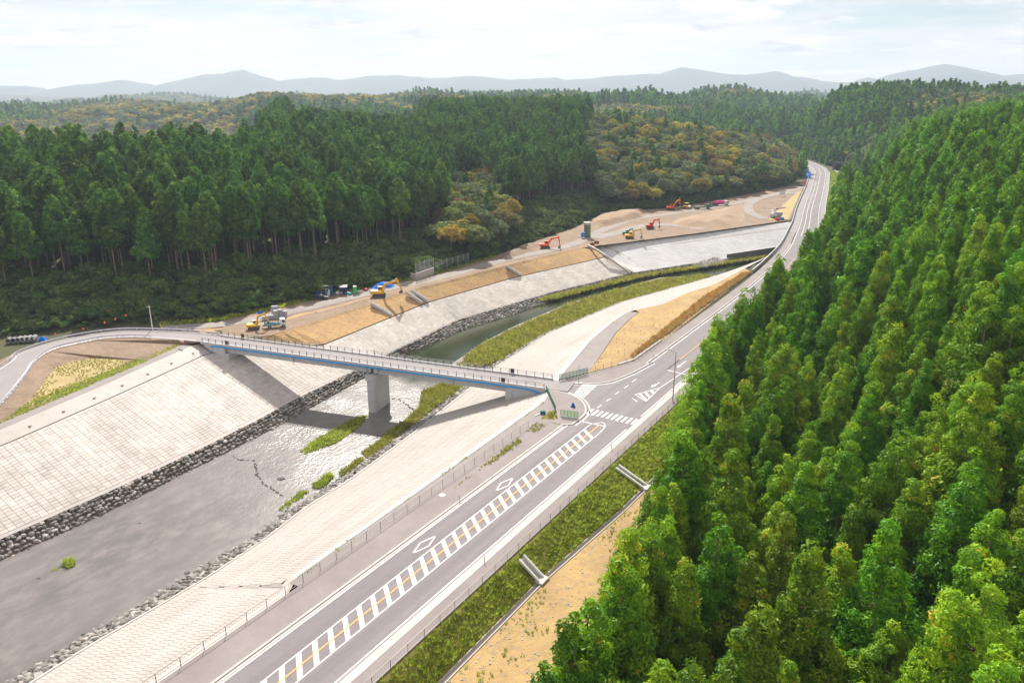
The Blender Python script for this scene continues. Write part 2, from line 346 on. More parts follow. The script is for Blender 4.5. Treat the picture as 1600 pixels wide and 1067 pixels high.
M['cedar_lit'] = leaf('cedar_sunlit_yellow_green', [(0.0,(0.083,0.193,0.009)),(0.4,(0.184,0.351,0.012)),(0.8,(0.314,0.461,0.013)),(0.965,(0.387,0.489,0.015)),(0.98,(0.571,0.351,0.028)),(1.0,(0.571,0.314,0.028))])  # sunlit look put into brighter yellow greens; orange tips are the foliage's own
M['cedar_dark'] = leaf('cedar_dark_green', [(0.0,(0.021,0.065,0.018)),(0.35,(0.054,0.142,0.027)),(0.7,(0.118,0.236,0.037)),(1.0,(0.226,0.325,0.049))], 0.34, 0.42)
M['leaf_olive'] = leaf('olive_leaf', [(0,(0.102,0.133,0.046)),(0.5,(0.197,0.227,0.072)),(1,(0.307,0.329,0.102))], 0.35)
M['leaf_grey'] = leaf('grey_green_leaf', [(0,(0.084,0.121,0.066)),(0.5,(0.159,0.206,0.103)),(1,(0.261,0.299,0.159))], 0.3)
M['leaf_yellow'] = leaf('yellow_leaf', [(0,(0.210,0.183,0.034)),(0.5,(0.384,0.323,0.052)),(1,(0.559,0.454,0.078))], 0.35)
M['leaf_rust'] = leaf('rust_leaf', [(0,(0.12,0.095,0.045)),(0.5,(0.20,0.145,0.06)),(1,(0.28,0.20,0.08))], 0.35)
M['leaf_green'] = leaf('mid_green_leaf', [(0,(0.048,0.097,0.025)),(0.5,(0.090,0.162,0.036)),(1,(0.162,0.227,0.048))], 0.35)
M['shrub'] = leaf('shrub_leaf', [(0,(0.044,0.090,0.028)),(0.5,(0.090,0.160,0.040)),(0.9,(0.170,0.230,0.056)),(1,(0.281,0.261,0.060))], 0.35, 0.4)
M['grass'] = leaf('meadow_grass', [(0,(0.189,0.232,0.036)),(0.5,(0.319,0.349,0.051)),(0.85,(0.494,0.436,0.087)),(1,(0.609,0.436,0.131))], 0.4, 0.35, ((0.36,0.33,0.09),.16))
M['slope_grass'] = leaf('slope_grass', [(0,(0.205,0.309,0.041)),(0.5,(0.388,0.473,0.060)),(0.85,(0.637,0.573,0.101)),(1,(0.349,0.697,0.082))], 0.45, 0.4, ((0.30,0.36,0.05),.3))
M['dry_grass'] = leaf('orange_dry_grass', [(0,(0.42,0.17,0.06)),(0.5,(0.55,0.27,0.09)),(1,(0.62,0.40,0.15))], 0.35, 0.3, ((0.48,0.36,0.13),.25))
M['grass_soil'] = surf('grassy_soil', (0.20,0.19,0.05), (0.27,0.22,0.07), 0.4, (0.08,0.085,0.02), 1.5, 0.95, 0.06, 3)

m, nt, out = new_mat('river_water'); b = nt.nodes.new('ShaderNodeBsdfPrincipled'); M['water'] = m
n1 = nnoise(nt, 0.06, 5, 0.65, stretch=(1.0, 0.45, 1), rot=RIV); n2 = nnoise(nt, 0.35, 6, 0.72, stretch=(1.0, 0.55, 1), rot=RIV)
wc = nmix(nt, nrange(nt, n1, 0.35, 0.65), (0.19, 0.17, 0.17), (0.12, 0.118, 0.11)); wc = nmix(nt, nrange(nt, n2, 0.45, 0.68, 0, 0.6), wc, (0.24, 0.215, 0.205))
gp = nt.nodes.new('ShaderNodeNewGeometry'); sxyz = nt.nodes.new('ShaderNodeSeparateXYZ'); nt.links.new(gp.outputs['Position'], sxyz.inputs[0])
deep = nmath(nt, 'ADD', nmath(nt, 'MULTIPLY', sxyz.outputs[0], TX), nmath(nt, 'MULTIPLY', sxyz.outputs[1], TY))   # pool upstream of the bridge: deep green water
dfac = nrange(nt, nmath(nt, 'ADD', deep, nmath(nt, 'MULTIPLY', n1, 16.0)), 149, 157)
wc = nmix(nt, dfac, wc, (0.028, 0.038, 0.018))
nt.links.new(wc, b.inputs['Base Color']); b.inputs['IOR'].default_value = 1.33; b.inputs['Specular IOR Level'].default_value = 0.5
nt.links.new(nrange(nt, dfac, 0, 1, 0.24, 0.08), b.inputs['Roughness'])
wa = nnoise(nt, 1.5, 3, 0.6, stretch=(1.0, 0.7, 1), rot=RIV); wb = nnoise(nt, 0.16, 3, 0.5)
bp = nt.nodes.new('ShaderNodeBump'); bp.inputs['Strength'].default_value = 1.0
rif = nmath(nt, 'MULTIPLY', nrange(nt, nmath(nt, 'ADD', deep, nmath(nt, 'MULTIPLY', n2, 30.0)), 86, 128), nrange(nt, wb, 0.33, 0.62, 0.25, 1.0))     # shallow riffle below the bridge
nt.links.new(nmath(nt, 'ADD', nmath(nt, 'MULTIPLY', rif, nrange(nt, dfac, 0, 1, 0.09, 0.0)), 0.03), bp.inputs['Distance'])
nt.links.new(wa, bp.inputs['Height']); nt.links.new(bp.outputs[0], b.inputs['Normal']); nt.links.new(b.outputs[0], out.inputs[0])

# ---------------------------------------------------------------- the ground as one sheet
FL_px = [(0,530),(150,512),(240,507),(350,499),(440,478),(490,469),(560,453),(640,438),(700,424),(780,398),(830,380),(900,355),(930,340),(1000,328),(1040,326),(1100,317),(1180,302),(1235,290),(1248,276),(1250,262)]
FL = [(-420, 230), (-220, 200)] + [tuple(G(u, v, 0)[:2]) for u, v in FL_px]
FL += [tuple(HP(s, -12)[:2]) for s in (745, 800, 850)]
LPOLY = FL + [(200, 1500), (100, 3000), (-5000, 3000), (-5000, 200)]
FR_sp = [(-70,48),(0,44),(25,43),(45,39.5),(62,34.5),(80,31),(110,26.8),(170,25),(230,23.5),(290,17),(364,3.5),(420,-1),(500,3),(560,-6),(640,-27),(668,-30)]
FR = [tuple(W(s, p)[:2]) for s, p in FR_sp]
RPOLY = FR + [tuple(W(700, 300)[:2]), tuple(W(300, 700)[:2]), tuple(W(-200, 400)[:2])]
ROADL = [tuple(HP(s, 0)[:2]) for s in range(-100, 860, 20)]
ROAD2 = [tuple(W(s, p)[:2]) for s, p in ((380, 16), (450, 6), (518, -7.5), (580, -22), (636, -37), (690, -52))]
P0_ = np.array([(-80,75),(40,62),(100,48),(200,36),(300,8),(380,-8),(450,-6),(520,6),(640,-20),(700,-25)], float)
def ground_z(X, Y):
    X = np.asarray(X, float); Y = np.asarray(Y, float)
    s = (X - AX) * TX + (Y - AY) * TY; p = (X - AX) * NX + (Y - AY) * NY; D = np.hypot(X, Y)
    z = np.full(X.shape, -0.15)
    # right side falls to the sandy strip
    near = 1 - ss(225, 300, s)
    z = z - 2.5 * np.clip((p - 19.5) / 4.0, 0, 1) * near - .3 * ((p > 19.9) & (p < 28)) * near
    # left wooded hill
    dl = np.where(inside(X, Y, LPOLY), poly_dist(X, Y, FL), 0.0)
    hl = np.interp(dl, [0, 3, 24, 120, 200, 320, 480, 700], [0, 0.6, 5.5, 19, 27, 35, 34, 24])
    hb = np.interp(dl, [0, 3, 24, 90, 140, 230, 400, 700], [0, 0.6, 5.5, 17, 19, 9, 5, 8]); wl_ = ss(-35, 45, X + .33 * Y); hl = hb + (hl - hb) * wl_
    hl = hl * (0.82 + 0.36 * fbm(X / 170 + 3, Y / 170, 5, 3))
    z = z + hl * (1 - 0.55 * ss(600, 1000, D))
    z = z + 13 * np.exp(-((X - 110) / 120) ** 2 - ((Y - 610) / 110) ** 2) * ss(0, 60, dl)
    # right wooded hill
    dr = np.where(inside(X, Y, RPOLY), np.maximum(p - np.interp(s, P0_[:, 0], P0_[:, 1]), 0), 0)
    z = z + 40 * (1 - np.exp(-0.8 * dr / 40)) * (1 - 0.6 * ss(650, 1000, D)) * (0.9 + 0.2 * fbm(X / 60, Y / 60, 9, 3))
    # hill pierced by the tunnel
    z = z + 34 * ss(660, 790, s) * ss(10, 70, p - PC(np.clip(s, -120, 860)) ) * (1 - 0.5 * ss(900, 1200, D))
    # farther hills
    far = ss(620, 1050, D)
    hf = 120 * fbm(X / 430, Y / 430, 21, 4) - 46 + 30 * np.exp(-(((X - 170) / 420) ** 2 + ((Y - 1350) / 380) ** 2)) + 40 * np.exp(-(((X - 1020) / 360) ** 2 + ((Y - 1250) / 420) ** 2)) + 30 * np.exp(-(((X - 450) / 220) ** 2 + ((Y - 1500) / 350) ** 2))
    hf = hf - 24 * np.exp(-(((X + 650) / 420) ** 2 + ((Y - 1000) / 420) ** 2))
    hf = hf + 25 * ss(2600, 5200, D) * fbm(X / 1500, Y / 1500, 31, 3)
    z = z + far * np.maximum(hf, -4) * (0.5 + 0.5 * ss(1000, 1500, D))
    # keep the road corridors level
    k = ss(11, 40, poly_dist(X, Y, ROADL)); k2 = ss(6, 22, poly_dist(X, Y, ROAD2)); sel = (s > 215) & (s < 860)
    k = np.where(sel, np.minimum(k, np.where(s < 660, k2, 1)), 1.0); z = np.where(z > -0.15, -0.15 + (z + 0.15) * k, z)
    # river channel
    inr = s < 372
    lt, lb, lw, rw, rb, rt = LT(s), LB(s), LW(s), RW(s), RB(s), RT(s); ltz = LTZ(s)
    def lerp(p, a, za, b_, zb): return za + (zb - za) * (p - a) / np.maximum(b_ - a, 0.01)
    zc = np.where(p < lb, lerp(p, lt, ltz, lb, ZB), np.where(p < lw, lerp(p, lb, ZB, lw, -11.6), np.where(p < rw, -11.8, np.where(p < rb, lerp(p, rw, -11.6, rb, ZB), lerp(p, rb, ZB, rt, 0.0)))))
    ch = inr & (p > lt) & (p < rt)
    z = np.where(ch, zc - 0.7, z)
    # earth slope above the paving, upstream of the bridge
    cr = CR(s); dz = (s > 82) & (s < 272) & (p > cr) & (p <= lt)
    z = np.where(dz, -0.15 + (ltz - 0.3) * (p - cr) / np.maximum(lt - cr, 0.05), z)
    return z
def axis(lo, hi, step, out_lo, out_hi):
    a = list(np.arange(lo, hi + 0.01, step)); d = step
    while a[-1] < out_hi: d *= 1.06; a.append(a[-1] + d)
    d = step
    while a[0] > out_lo: d *= 1.06; a.insert(0, a[0] - d)
    return np.array(a)
gx = axis(-330, 420, 2.4, -8800, 8800); gy = axis(0, 760, 2.4, -160, 7900)
GX, GY = np.meshgrid(gx, gy); GZ = ground_z(GX, GY)
nx, ny = len(gx), len(gy); idx = np.arange(nx * ny).reshape(ny, nx)
quads = np.stack([idx[:-1, :-1], idx[:-1, 1:], idx[1:, 1:], idx[1:, :-1]], -1).reshape(-1, 4)
link('ground', np_mesh('ground', np.stack([GX, GY, GZ], -1).reshape(-1, 3), quads, M['ground'], smooth=True), kind='structure')
def gz(x, y): return float(ground_z(np.array([x]), np.array([y]))[0])

# far mountains: a ridge with depth, its crest after the photo's skyline
prof = [(-700,138),(-300,134),(0,137),(40,136),(62,146),(120,134),(155,132),(192,128),(245,135),(325,120),(345,120),(382,114),(435,130),(500,124),(530,128),(575,123),(615,121),(665,126),(740,123),(800,128),(865,125),(885,129),(930,125),(965,122),(1030,120),(1065,111),(1095,115),(1125,119),(1160,121),(1215,117),(1235,123),(1300,131),(1340,130),(1355,123),(1368,130),(1395,120),(1440,111),(1472,106),(1510,112),(1560,122),(1700,118),(2000,130),(2300,126)]
def mountains(name, y0, depth, lift, seed):
    xs = np.linspace(-9400, 9600, 520); ys = np.linspace(-1, 1, 25); X, T = np.meshgrid(xs, ys)
    u = CX + X / y0 * (F * CP_ + (CY - 130) * SP_); v = np.interp(u, [q[0] for q in prof], [q[1] for q in prof])
    h = CAMZ + (HOR - v) / F * y0 * 1.02 + lift + 26 * (fbm(X / 160, X * 0 + 2.5, seed + 3, 4) - .5)
    rid = (1 - np.abs(T) ** 1.3); n_ = fbm(X / 420, (T * depth) / 420, seed, 5) - 0.5
    Z = -60 + (h + 60) * np.clip(rid + n_ * 0.5 * np.abs(T) * (1 - np.abs(T)) * 4 * 0.5, 0, 1.0)
    I = np.arange(X.size).reshape(X.shape); q = np.stack([I[:-1, :-1], I[:-1, 1:], I[1:, 1:], I[1:, :-1]], -1).reshape(-1, 4)
    link(name, np_mesh(name, np.stack([X, y0 + T * depth, Z], -1).reshape(-1, 3), q, M['ground'], smooth=True), kind='structure')
mountains('mountains', 7000, 1250, 0, 50)

# ---------------------------------------------------------------- river
srow = np.arange(-84, 372, 4.0)
strip('river_water', [W(s, float(LW(s)) - 1.2, ZW) for s in srow], [W(s, float(RW(s)) + 1.2, ZW) for s in srow], M['water'], kind='structure')

# ---------------------------------------------------------------- concrete block revetments
def bank_pt(side, s, f, lift=0.0):
    """point on a bank face: f = 0 top edge, 1 foot"""
    if side == 'L': a, b, za = float(LT(s)), float(LB(s)), float(LTZ(s))
    else: a, b, za = float(RT(s)), float(RB(s)), 0.0
    q = W(s, a + (b - a) * f, za + (ZB - za) * f)
    nrm = W(s, (ZB - za) * -1.0, abs(b - a)) - W(s, 0, 0); nrm = Vector((nrm.x, nrm.y, 0)).normalized() * (abs(za - ZB) * (1 if b > a else -1)) + Vector((0, 0, abs(b - a)))
    return q + nrm.normalized() * lift
def bank_face(name, side, s0, s1, f0, f1, mat, parent, lift=0.0, step=3.0):
    n = max(2, int((s1 - s0) / step)); sv = np.linspace(s0, s1, n + 1); mb = MB(); k = 4
    for s in sv:
        mb.v += [tuple(bank_pt(side, s, f0 + (f1 - f0) * j / k, lift)) for j in range(k + 1)]
    mb.a = [0.5] * len(mb.v)
    for i in range(n):
        for j in range(k):
            a = i * (k + 1) + j; q = (a, a + 1, a + k + 2, a + k + 1)
            mb.f.append(q if side == 'R' else q[::-1])
    o = mb.build(name, mat, parent, recalc=False, tone=True)
    if o.data.polygons[0].normal.z < 0: o.data.flip_normals()
    return o
def blocks(side, s0, s1, f0, f1, ds, df_m, gap, h, stagger=0.0, wild=1.0):
    out = []; s = s0; i = 0
    while s < s1 - 0.2:
        e = min(s + ds, s1); sm = (s + e) / 2; w = abs(float(LT(sm) - LB(sm)) if side == 'L' else float(RT(sm) - RB(sm)))
        w = math.hypot(w, 9.0); rows = max(2, round(w * (f1 - f0) / df_m)); gs = gap / 2
        for j in range(rows):
            o = stagger * (j % 2) * ds; fa = f0 + (f1 - f0) * (j / rows); fb = f0 + (f1 - f0) * ((j + 1) / rows); gf = gap / 2 / w
            a, b_ = s + o + gs, min(e + o, s1 + 0.01) - gs
            if b_ - a < 0.1: continue
            hh = h * random.uniform(0.75, 1.2); bev = min(0.03, h * 0.6); bf = bev / w
            lo = [bank_pt(side, x, f, -0.02) for x, f in ((a, fa + gf), (b_, fa + gf), (b_, fb - gf), (a, fb - gf))]
            hi = [bank_pt(side, x, f, hh) for x, f in ((a + bev, fa + gf + bf), (b_ - bev, fa + gf + bf), (b_ - bev, fb - gf - bf), (a + bev, fb - gf - bf))]
            ps = 0.30 + 0.4 * float(vnoise(sm / 9.0, j / 4.0, 3)); tone = min(1, max(0, ps + random.choice((-.22, -.1, 0, 0, .1, .25)) * wild))
            out.append((lo, hi, tone))
        s = e; i += 1
    return out
BF = [(4,5,6,7),(0,1,5,4),(1,2,6,5),(2,3,7,6),(3,0,4,7)]
def place_blocks(bl, parent, mat, single, name='block'):
    def dist(b): c = (b[0][0] + b[0][2]) / 2; return (c - Vector((0, 0, CAMZ))).length
    def vis(b):
        c = (b[0][0] + b[0][2]) / 2; return -0.68 < c.x / max(c.y * CP_ + (CAMZ - c.z) * SP_, 1) < 0.68 and (CAMZ - c.z) / max(c.y, 1) < math.tan(PITCH + 0.43)
    bl = sorted(bl, key=lambda b: (not vis(b), dist(b))); rest = MB()
    for i, (lo, hi, tone) in enumerate(bl):
        fs = BF if ((hi[1] - hi[0]).cross(hi[3] - hi[0])).z > 0 else [f[::-1] for f in BF]
        if i < single:
            MB().add(lo + hi, fs, tone).build(name, mat, parent, recalc=False, tone=True)
        else: rest.add(lo + hi, fs, tone)
    if rest.v: rest.build('block_field', mat, parent, recalc=False, tone=True, kind='stuff')
def quad_slab(pts, h):
    return MB().prism([(q.x, q.y) for q in pts], 0, 1, 'z')

rev = thing('block_revetment', 'pale concrete block bank paved in a grid below the curved side road', 'revetment', W(40, -75, -4))
rev.location = (0, 0, 0)
FT = 0.16
bank_face('bed', 'L', -30, 247, FT, 1.0, M['joint'], rev)
bank_face('top_band', 'L', -30, 84, 0.0, FT - 0.006, M['smooth_concrete'], rev, 0.05)
place_blocks(blocks('L', -18, 98, FT + 0.004, 0.965, 1.3, 0.8, 0.04, 0.04), rev, M['concrete'], 290)
UP = blocks('L', 98, 246.5, 0.03, 0.96, 1.5, 0.9, 0.03, 0.03)
mbu = MB()
for lo, hi, tn in UP: mbu.add(lo + hi, BF if ((hi[1] - hi[0]).cross(hi[3] - hi[0])).z > 0 else [f[::-1] for f in BF], tn)
mbu.build('upstream_block_field', M['concrete'], rev, recalc=False, tone=True, kind='stuff')
bank_face('foot_beam', 'L', -30, 247, 0.97, 1.0, M['smooth_concrete'], rev, 0.10)
for s in np.arange(14, 80, 7.4):                         # lifting anchors on the top band
    q = bank_pt('L', s, 0.09, 0.05); MB().prism([(-.28,0),(.28,0),(.18,.25),(-.18,.25)], -.2, .2, 'y', q).build('anchor_block', M['smooth_concrete'], rev)

slab = thing('concrete_slab_bank', 'smooth bluish white new concrete bank reaching to the distant highway', 'revetment')
bank_face('bed', 'L', 249, 372, 0.0, 1.0, M['joint'], slab)
mbn = MB()
for lo, hi, tn in blocks('L', 249.8, 371, 0.012, 0.99, 2.2, 2.0, 0.02, 0.05): mbn.add(lo + hi, BF if ((hi[1] - hi[0]).cross(hi[3] - hi[0])).z > 0 else [f[::-1] for f in BF], tn)
mbn.build('panel_field', M['concrete_new'], slab, recalc=False, tone=True, kind='stuff')
e0, e1 = [G(919,384,0.1), G(930,389,-0.2), G(947,400,-2.3), G(985,427,-8.9)], 0.55
ed = MB()
for a, b in zip(e0, e0[1:]): ed.beam(a, b, 0.9, 0.8)
ed.build('edge_beam', M['smooth_concrete'], slab)
bank_face('light_band', 'L', 285, 366, 0.20, 0.26, M['kerb'], slab, 0.09)

rrev = thing('stepped_revetment', 'cream concrete bank of narrow courses between river and highway sidewalk', 'revetment')
bank_face('bed', 'R', -60, 300, 0.0, 1.0, M['joint'], rrev)
mbr = MB()
for lo, hi, tn in blocks('R', -60, 299, 0.07, 0.97, 0.62, 2.3, 0.022, 0.03, 0.5, 0.6): mbr.add(lo + hi, BF if ((hi[1] - hi[0]).cross(hi[3] - hi[0])).z > 0 else [f[::-1] for f in BF], tn)
mbr.build('block_field', M['concrete_right'], rrev, recalc=False, tone=True, kind='stuff')
bank_face('top_beam', 'R', -60, 163, 0.0, 0.066, M['smooth_concrete'], rrev, 0.06)
bank_face('foot_beam', 'R', -60, 299, 0.972, 1.0, M['smooth_concrete'], rrev, 0.09)

# rough stone foot of both banks
def stone_mesh(seed):
    r = np.random.default_rng(seed); import bmesh
    bm = bmesh.new(); bmesh.ops.create_icosphere(bm, subdivisions=1, radius=1.0)
    for v in bm.verts:
        k = 0.72 + 0.5 * r.random(); v.co = Vector((v.co.x * k, v.co.y * k, v.co.z * k * 0.75))
    V = [tuple(v.co) for v in bm.verts]; Fc = [tuple(x.index for x in f.verts) for f in bm.faces]; bm.free(); return V, Fc
SM = [stone_mesh(i) for i in range(7)]
SD = []
for i, (V, Fc) in enumerate(SM):
    row = []
    for t in (0.1, 0.3, 0.5, 0.75, 0.95):
        me = bpy.data.meshes.new('stone'); me.from_pydata(V, [], Fc); at = me.attributes.new('tone', 'FLOAT', 'POINT'); at.data.foreach_set('value', [t] * len(V)); me.materials.append(M['stone']); row.append(me)
    SD.append(row)
def stones(parent, pts, single):
    """pts: (pos, size, tone, scale xyz, rot)"""
    pts.sort(key=lambda q: ((q[0] - Vector((0, 0, CAMZ))).length + (0 if abs(q[0].x / max(q[0].y, 1)) < 0.72 else 1000))); rest = MB()
    for i, (pos, size, tone) in enumerate(pts):
        k = random.randrange(7); eul = (random.uniform(-.5, .5), random.uniform(-.5, .5), random.uniform(0, 6.28)); sc = (size * random.uniform(.85, 1.3), size * random.uniform(.75, 1.0), size * random.uniform(.7, 1.0))
        if i < single:
            o = bpy.data.objects.new('stone', SD[k][min(4, int(tone * 5))]); C.objects.link(o); o.parent = parent; o.location = pos; o.rotation_euler = eul; o.scale = sc
        else:
            from mathutils import Euler
            Mx = Matrix.Translation(pos) @ Euler(eul).to_matrix().to_4x4() @ Matrix.Diagonal((*sc, 1)); rest.add([Mx @ Vector(v) for v in SM[k][0]], SM[k][1], tone)
    if rest.v: rest.build('stone_field', M['stone'], parent, recalc=False, tone=True, kind='stuff')
def riprap(name, label, side, s0, s1, step, single):
    t = thing(name, label, 'riprap'); B_, W_ = (LB, LW) if side == 'L' else (RB, RW); pts = []
    for s in np.arange(s0, s1, step):
        b, w = float(B_(s)), float(W_(s)); L = math.hypot(w - b, 2.2); n = max(3, round(L / step)); sg = 1 if w > b else -1
        if side == 'L': b += 0.0
        for j in range(n + 1):
            f = (j + random.uniform(-.25, .25)) / n; q = W(s + random.uniform(-.25, .25) * step, b + (w - b) * f + sg * 0.25, ZB - 0.15 - 2.15 * max(f, 0) ** 1.0)
            pts.append((q, step * random.uniform(.5, .74), min(1, max(0, random.gauss(.42, .26) - (0.12 if f > .7 else 0)))))
    sv = np.arange(s0 - 2, s1 + 4, 4.0)
    o = strip('backing', [W(s, float(B_(s)) - 0.05, ZB - 0.25) for s in sv], [W(s, float(W_(s)) + (0.6 if side == 'L' else -0.6), ZW - 0.35) for s in sv], M['bark_dark'], t)
    if o.data.polygons[0].normal.z < 0: o.data.flip_normals()
    stones(t, pts, single)
riprap('stone_riprap', 'dark rough stone foot below the grid paved concrete bank', 'L', -14, 300, .82, 280)
riprap('stone_riprap', 'grey rough stone foot below the cream stepped bank', 'R', -30, 285, 0.95, 280)

# ---------------------------------------------------------------- highway
def hrib(name, o0, o1, z, s0, s1, mat, parent=None, step=6.0, **kw):
    n = max(1, int((s1 - s0) / step)); sv = np.linspace(s0, s1, n + 1)
    return strip(name, [HP(s, o0, z) for s in sv], [HP(s, o1, z) for s in sv], mat, parent, **kw)
def hbox(name, o0, o1, z0, z1, s0, s1, mat, parent=None, step=5.0, **kw):
    n = max(1, int((s1 - s0) / step)); sv = np.linspace(s0, s1, n + 1); mb = MB()
    for s in sv: mb.v += [tuple(HP(s, a, z)) for a, z in ((o0, z0), (o1, z0), (o1, z1), (o0, z1))]
    mb.a = [.5] * len(mb.v)
    for i in range(n):
        a = 4 * i
        mb.f += [(a + k, a + (k + 1) % 4, a + 4 + (k + 1) % 4, a + 4 + k) for k in range(4)]
    mb.f += [(0, 1, 2, 3), (4 * n + 3, 4 * n + 2, 4 * n + 1, 4 * n)]
    return mb.build(name, mat, parent, **kw)
RZ = 0.0
road = hrib('highway', -4.7, 7.2, RZ, -90, 850, M['asphalt'], kind='structure')
J0, J1 = 93.0, 118.0            # the side road opens between these stations
walkL = hbox('sidewalk', -9.75, -5.02, -0.3, 0.11, -90, 82, M['sidewalk'], kind='structure')
hbox('sidewalk', -7.9, -5.02, -0.3, 0.11, 123, 330, M['sidewalk'], kind='structure')
hbox('sidewalk', 7.75, 10.0, -0.3, 0.11, -90, 300, M['sidewalk'], kind='structure')
for a, b in ((-90, 82), (123, 300)): hbox('kerb', -5.02, -4.70, -0.25, 0.13, a, b, M['kerb'], road)
hbox('kerb', 7.40, 7.75, -0.25, 0.13, -90, 300, M['kerb'], road)
hbox('gutter_strip', 6.55, 7.40, -0.2, 0.012, -90, 300, M['kerb'], road)
hbox('gutter_strip', -4.70, -4.3, -0.2, 0.010, -90, 82, M['smooth_concrete'], road)
ZM = RZ + 0.018
for a, b in ((-90, 84), (124, 850)): hrib('edge_line', -4.18, -3.95, ZM, a, b, M['white'], road)
for a, b in ((-90, 87), (94, 850)): hrib('edge_line', 6.15, 6.36, ZM, a, b, M['white'], road)
hrib('centre_line', 0.78, 0.95, ZM, 122, 300, M['orange'], road); hrib('centre_line', 1.0, 1.25, ZM, 300, 850, M['white'], road)
hrib('lane_line', -1.6, -1.35, ZM, 320, 560, M['white'], road)
def quad(name, pts, mat, parent=road, z=ZM): return sheet(name, [Vector((q[0], q[1], z)) for q in pts], mat, parent)
def stroke(name, a, b, w, mat=None, z=ZM):
    a = Vector(a); b = Vector(b); a.z = b.z = 0; d = (b - a).normalized(); n_ = Vector((d.y, -d.x, 0)) * w / 2
    return quad(name, [a - n_, a + n_, b + n_, b - n_], mat or M['white'], z=z)
def pxs(name, a, b, w, mat=None): return stroke(name, G(*a), G(*b), w, mat)
# hatched median
hrib('hatch_border', -0.62, -0.44, ZM, -60, 85.5, M['white'], road); hrib('hatch_border', 2.60, 2.78, ZM, -60, 82.5, M['white'], road)
st = -58.0
while st < 84:
    a0, a1 = (0.0, 0.9); o = W(0, 0) ; q = []
    for s_, off in ((st, -0.44), (st + 0.8, -0.44), (st + 0.8 - 2.6, 2.60), (st - 2.6, 2.60)): q.append(HP(s_, off))
    quad('hatch_stripe', q, M['white']); st += 2.46
hrib('median_line', 0.98, 1.20, ZM + 0.008, -60, 86, M['orange'], road)
tip = spline([HP(82.5, 2.69), HP(85.6, 2.4), HP(87.2, 1.6), HP(87.3, 0.8), HP(85.5, -0.53)], 5)
strip('hatch_tip', offset([Vector((q.x, q.y, ZM)) for q in tip], -0.09), offset([Vector((q.x, q.y, ZM)) for q in tip], 0.09), M['white'], road)
pxs('stop_line', (906,657.6), (944.5,665.8), 0.35)
for sc, pc in ((36.2, 7.95), (56.8, 8.2)):               # diamonds ahead of the crossing
    c = [(-2.6, 0), (0, -0.78), (2.6, 0), (0, 0.78)]
    for (a, b_), (d, e) in zip(c, c[1:] + c[:1]): stroke('diamond_mark', W(sc + a * .97, pc + b_ * .97), W(sc + d * .97, pc + e * .97), 0.22)
for i in range(10):                                       # crossing over the highway
    p0 = 6.45 + i * 1.05; quad('crossing_stripe', [W(89.6, p0), W(89.6, p0 + .52), W(92.5, p0 + .52), W(92.5, p0)], M['white'])
for i in range(8):                                        # crossing over the side road
    f = i / 7; a = Vector((909 - 14 * f, 601 + 16.5 * f, 0)); b_ = Vector((934 - 20 * f, 601.5 + 19 * f, 0))
    stroke('crossing_stripe', G(a.x, a.y), G(b_.x, b_.y), 0.5, z=ZM + 0.002)
for a, b in (((933,637.4),(940,632.4)),((947.3,626.9),(954.5,622.3)),((961,616.4),(967.6,611.6)),((974.9,606.6),(982,601.7)),((988,596.7),(993.9,592))): pxs('guide_dash', a, b, 0.2)
pxs('guide_dash', (987.5,621.5), (995.5,627.5), 0.2)
for a, b in (((992.5,616.5),(1031,606)),((1031,606),(1009.5,627)),((1009.5,627),(992.5,616.5))): pxs('gore_border', a, b, 0.2)
for a, b in (((999,615),(1010.5,625)),((1008,612.3),(1015,620.5)),((1017,609.8),(1021.5,614.5))): pxs('gore_stripe', a, b, 0.55)
pxs('lane_line', (1031,606), (1125,543), 0.2); pxs('stop_line', (1042,578), (1086,588.5), 0.35); pxs('centre_line', (1042,578), (1062,562), 0.2, M['orange'])
for (a, b) in (((1062,571.5),(1072,564)),((1082.5,578),(1094,568.5)),((1022.5,602),(1030,598))): 
    pxs('arrow_mark', a, b, 0.25)
    A_, B_ = G(*a), G(*b); d = (A_ - B_).normalized(); n_ = Vector((d.y, -d.x, 0)); quad('arrow_head', [A_ - n_ * .5, A_ + n_ * .5, A_ + d * 1.5], M['white'])
for s in (268, 300, 330): hrib('expansion_joint', -4.2, 6.6, ZM + 0.003, s, s + 0.3, M['smooth_concrete'], road, 0.3)
c_ = G(691,773,0.115); MB().tube(c_ - Vector((0,0,.05)), c_ + Vector((0,0,.004)), 0.55, n=20).build('manhole_cover', M['kerb'], walkL)

# bridge that carries the highway over the river upstream
hb = thing('highway_bridge', 'distant concrete highway bridge with low parapet crossing the river bend', 'bridge')
hbox('girder', -9.2, 10.0, -2.2, -0.32, 205, 372, M['bridge_concrete'], hb)
hbox('parapet', -9.5, -9.1, -0.6, 0.95, 235, 700, M['bridge_concrete'], hb); hbox('parapet', 10.0, 10.35, -0.6, 0.85, 300, 640, M['bridge_concrete'], hb)
hbox('shoulder', -9.1, -4.7, -0.3, 0.004, 330, 850, M['asphalt_far'], hb); hbox('shoulder', 7.2, 10.0, -0.3, 0.004, 300, 850, M['asphalt_far'], hb)
for s in (262, 305): MB().prism([(q.x, q.y) for q in (HP(s - 1, -7), HP(s + 1, -7), HP(s + 1, 8), HP(s - 1, 8))], -12.4, -2.1, 'z').build('pier', M['bridge_concrete'], hb)

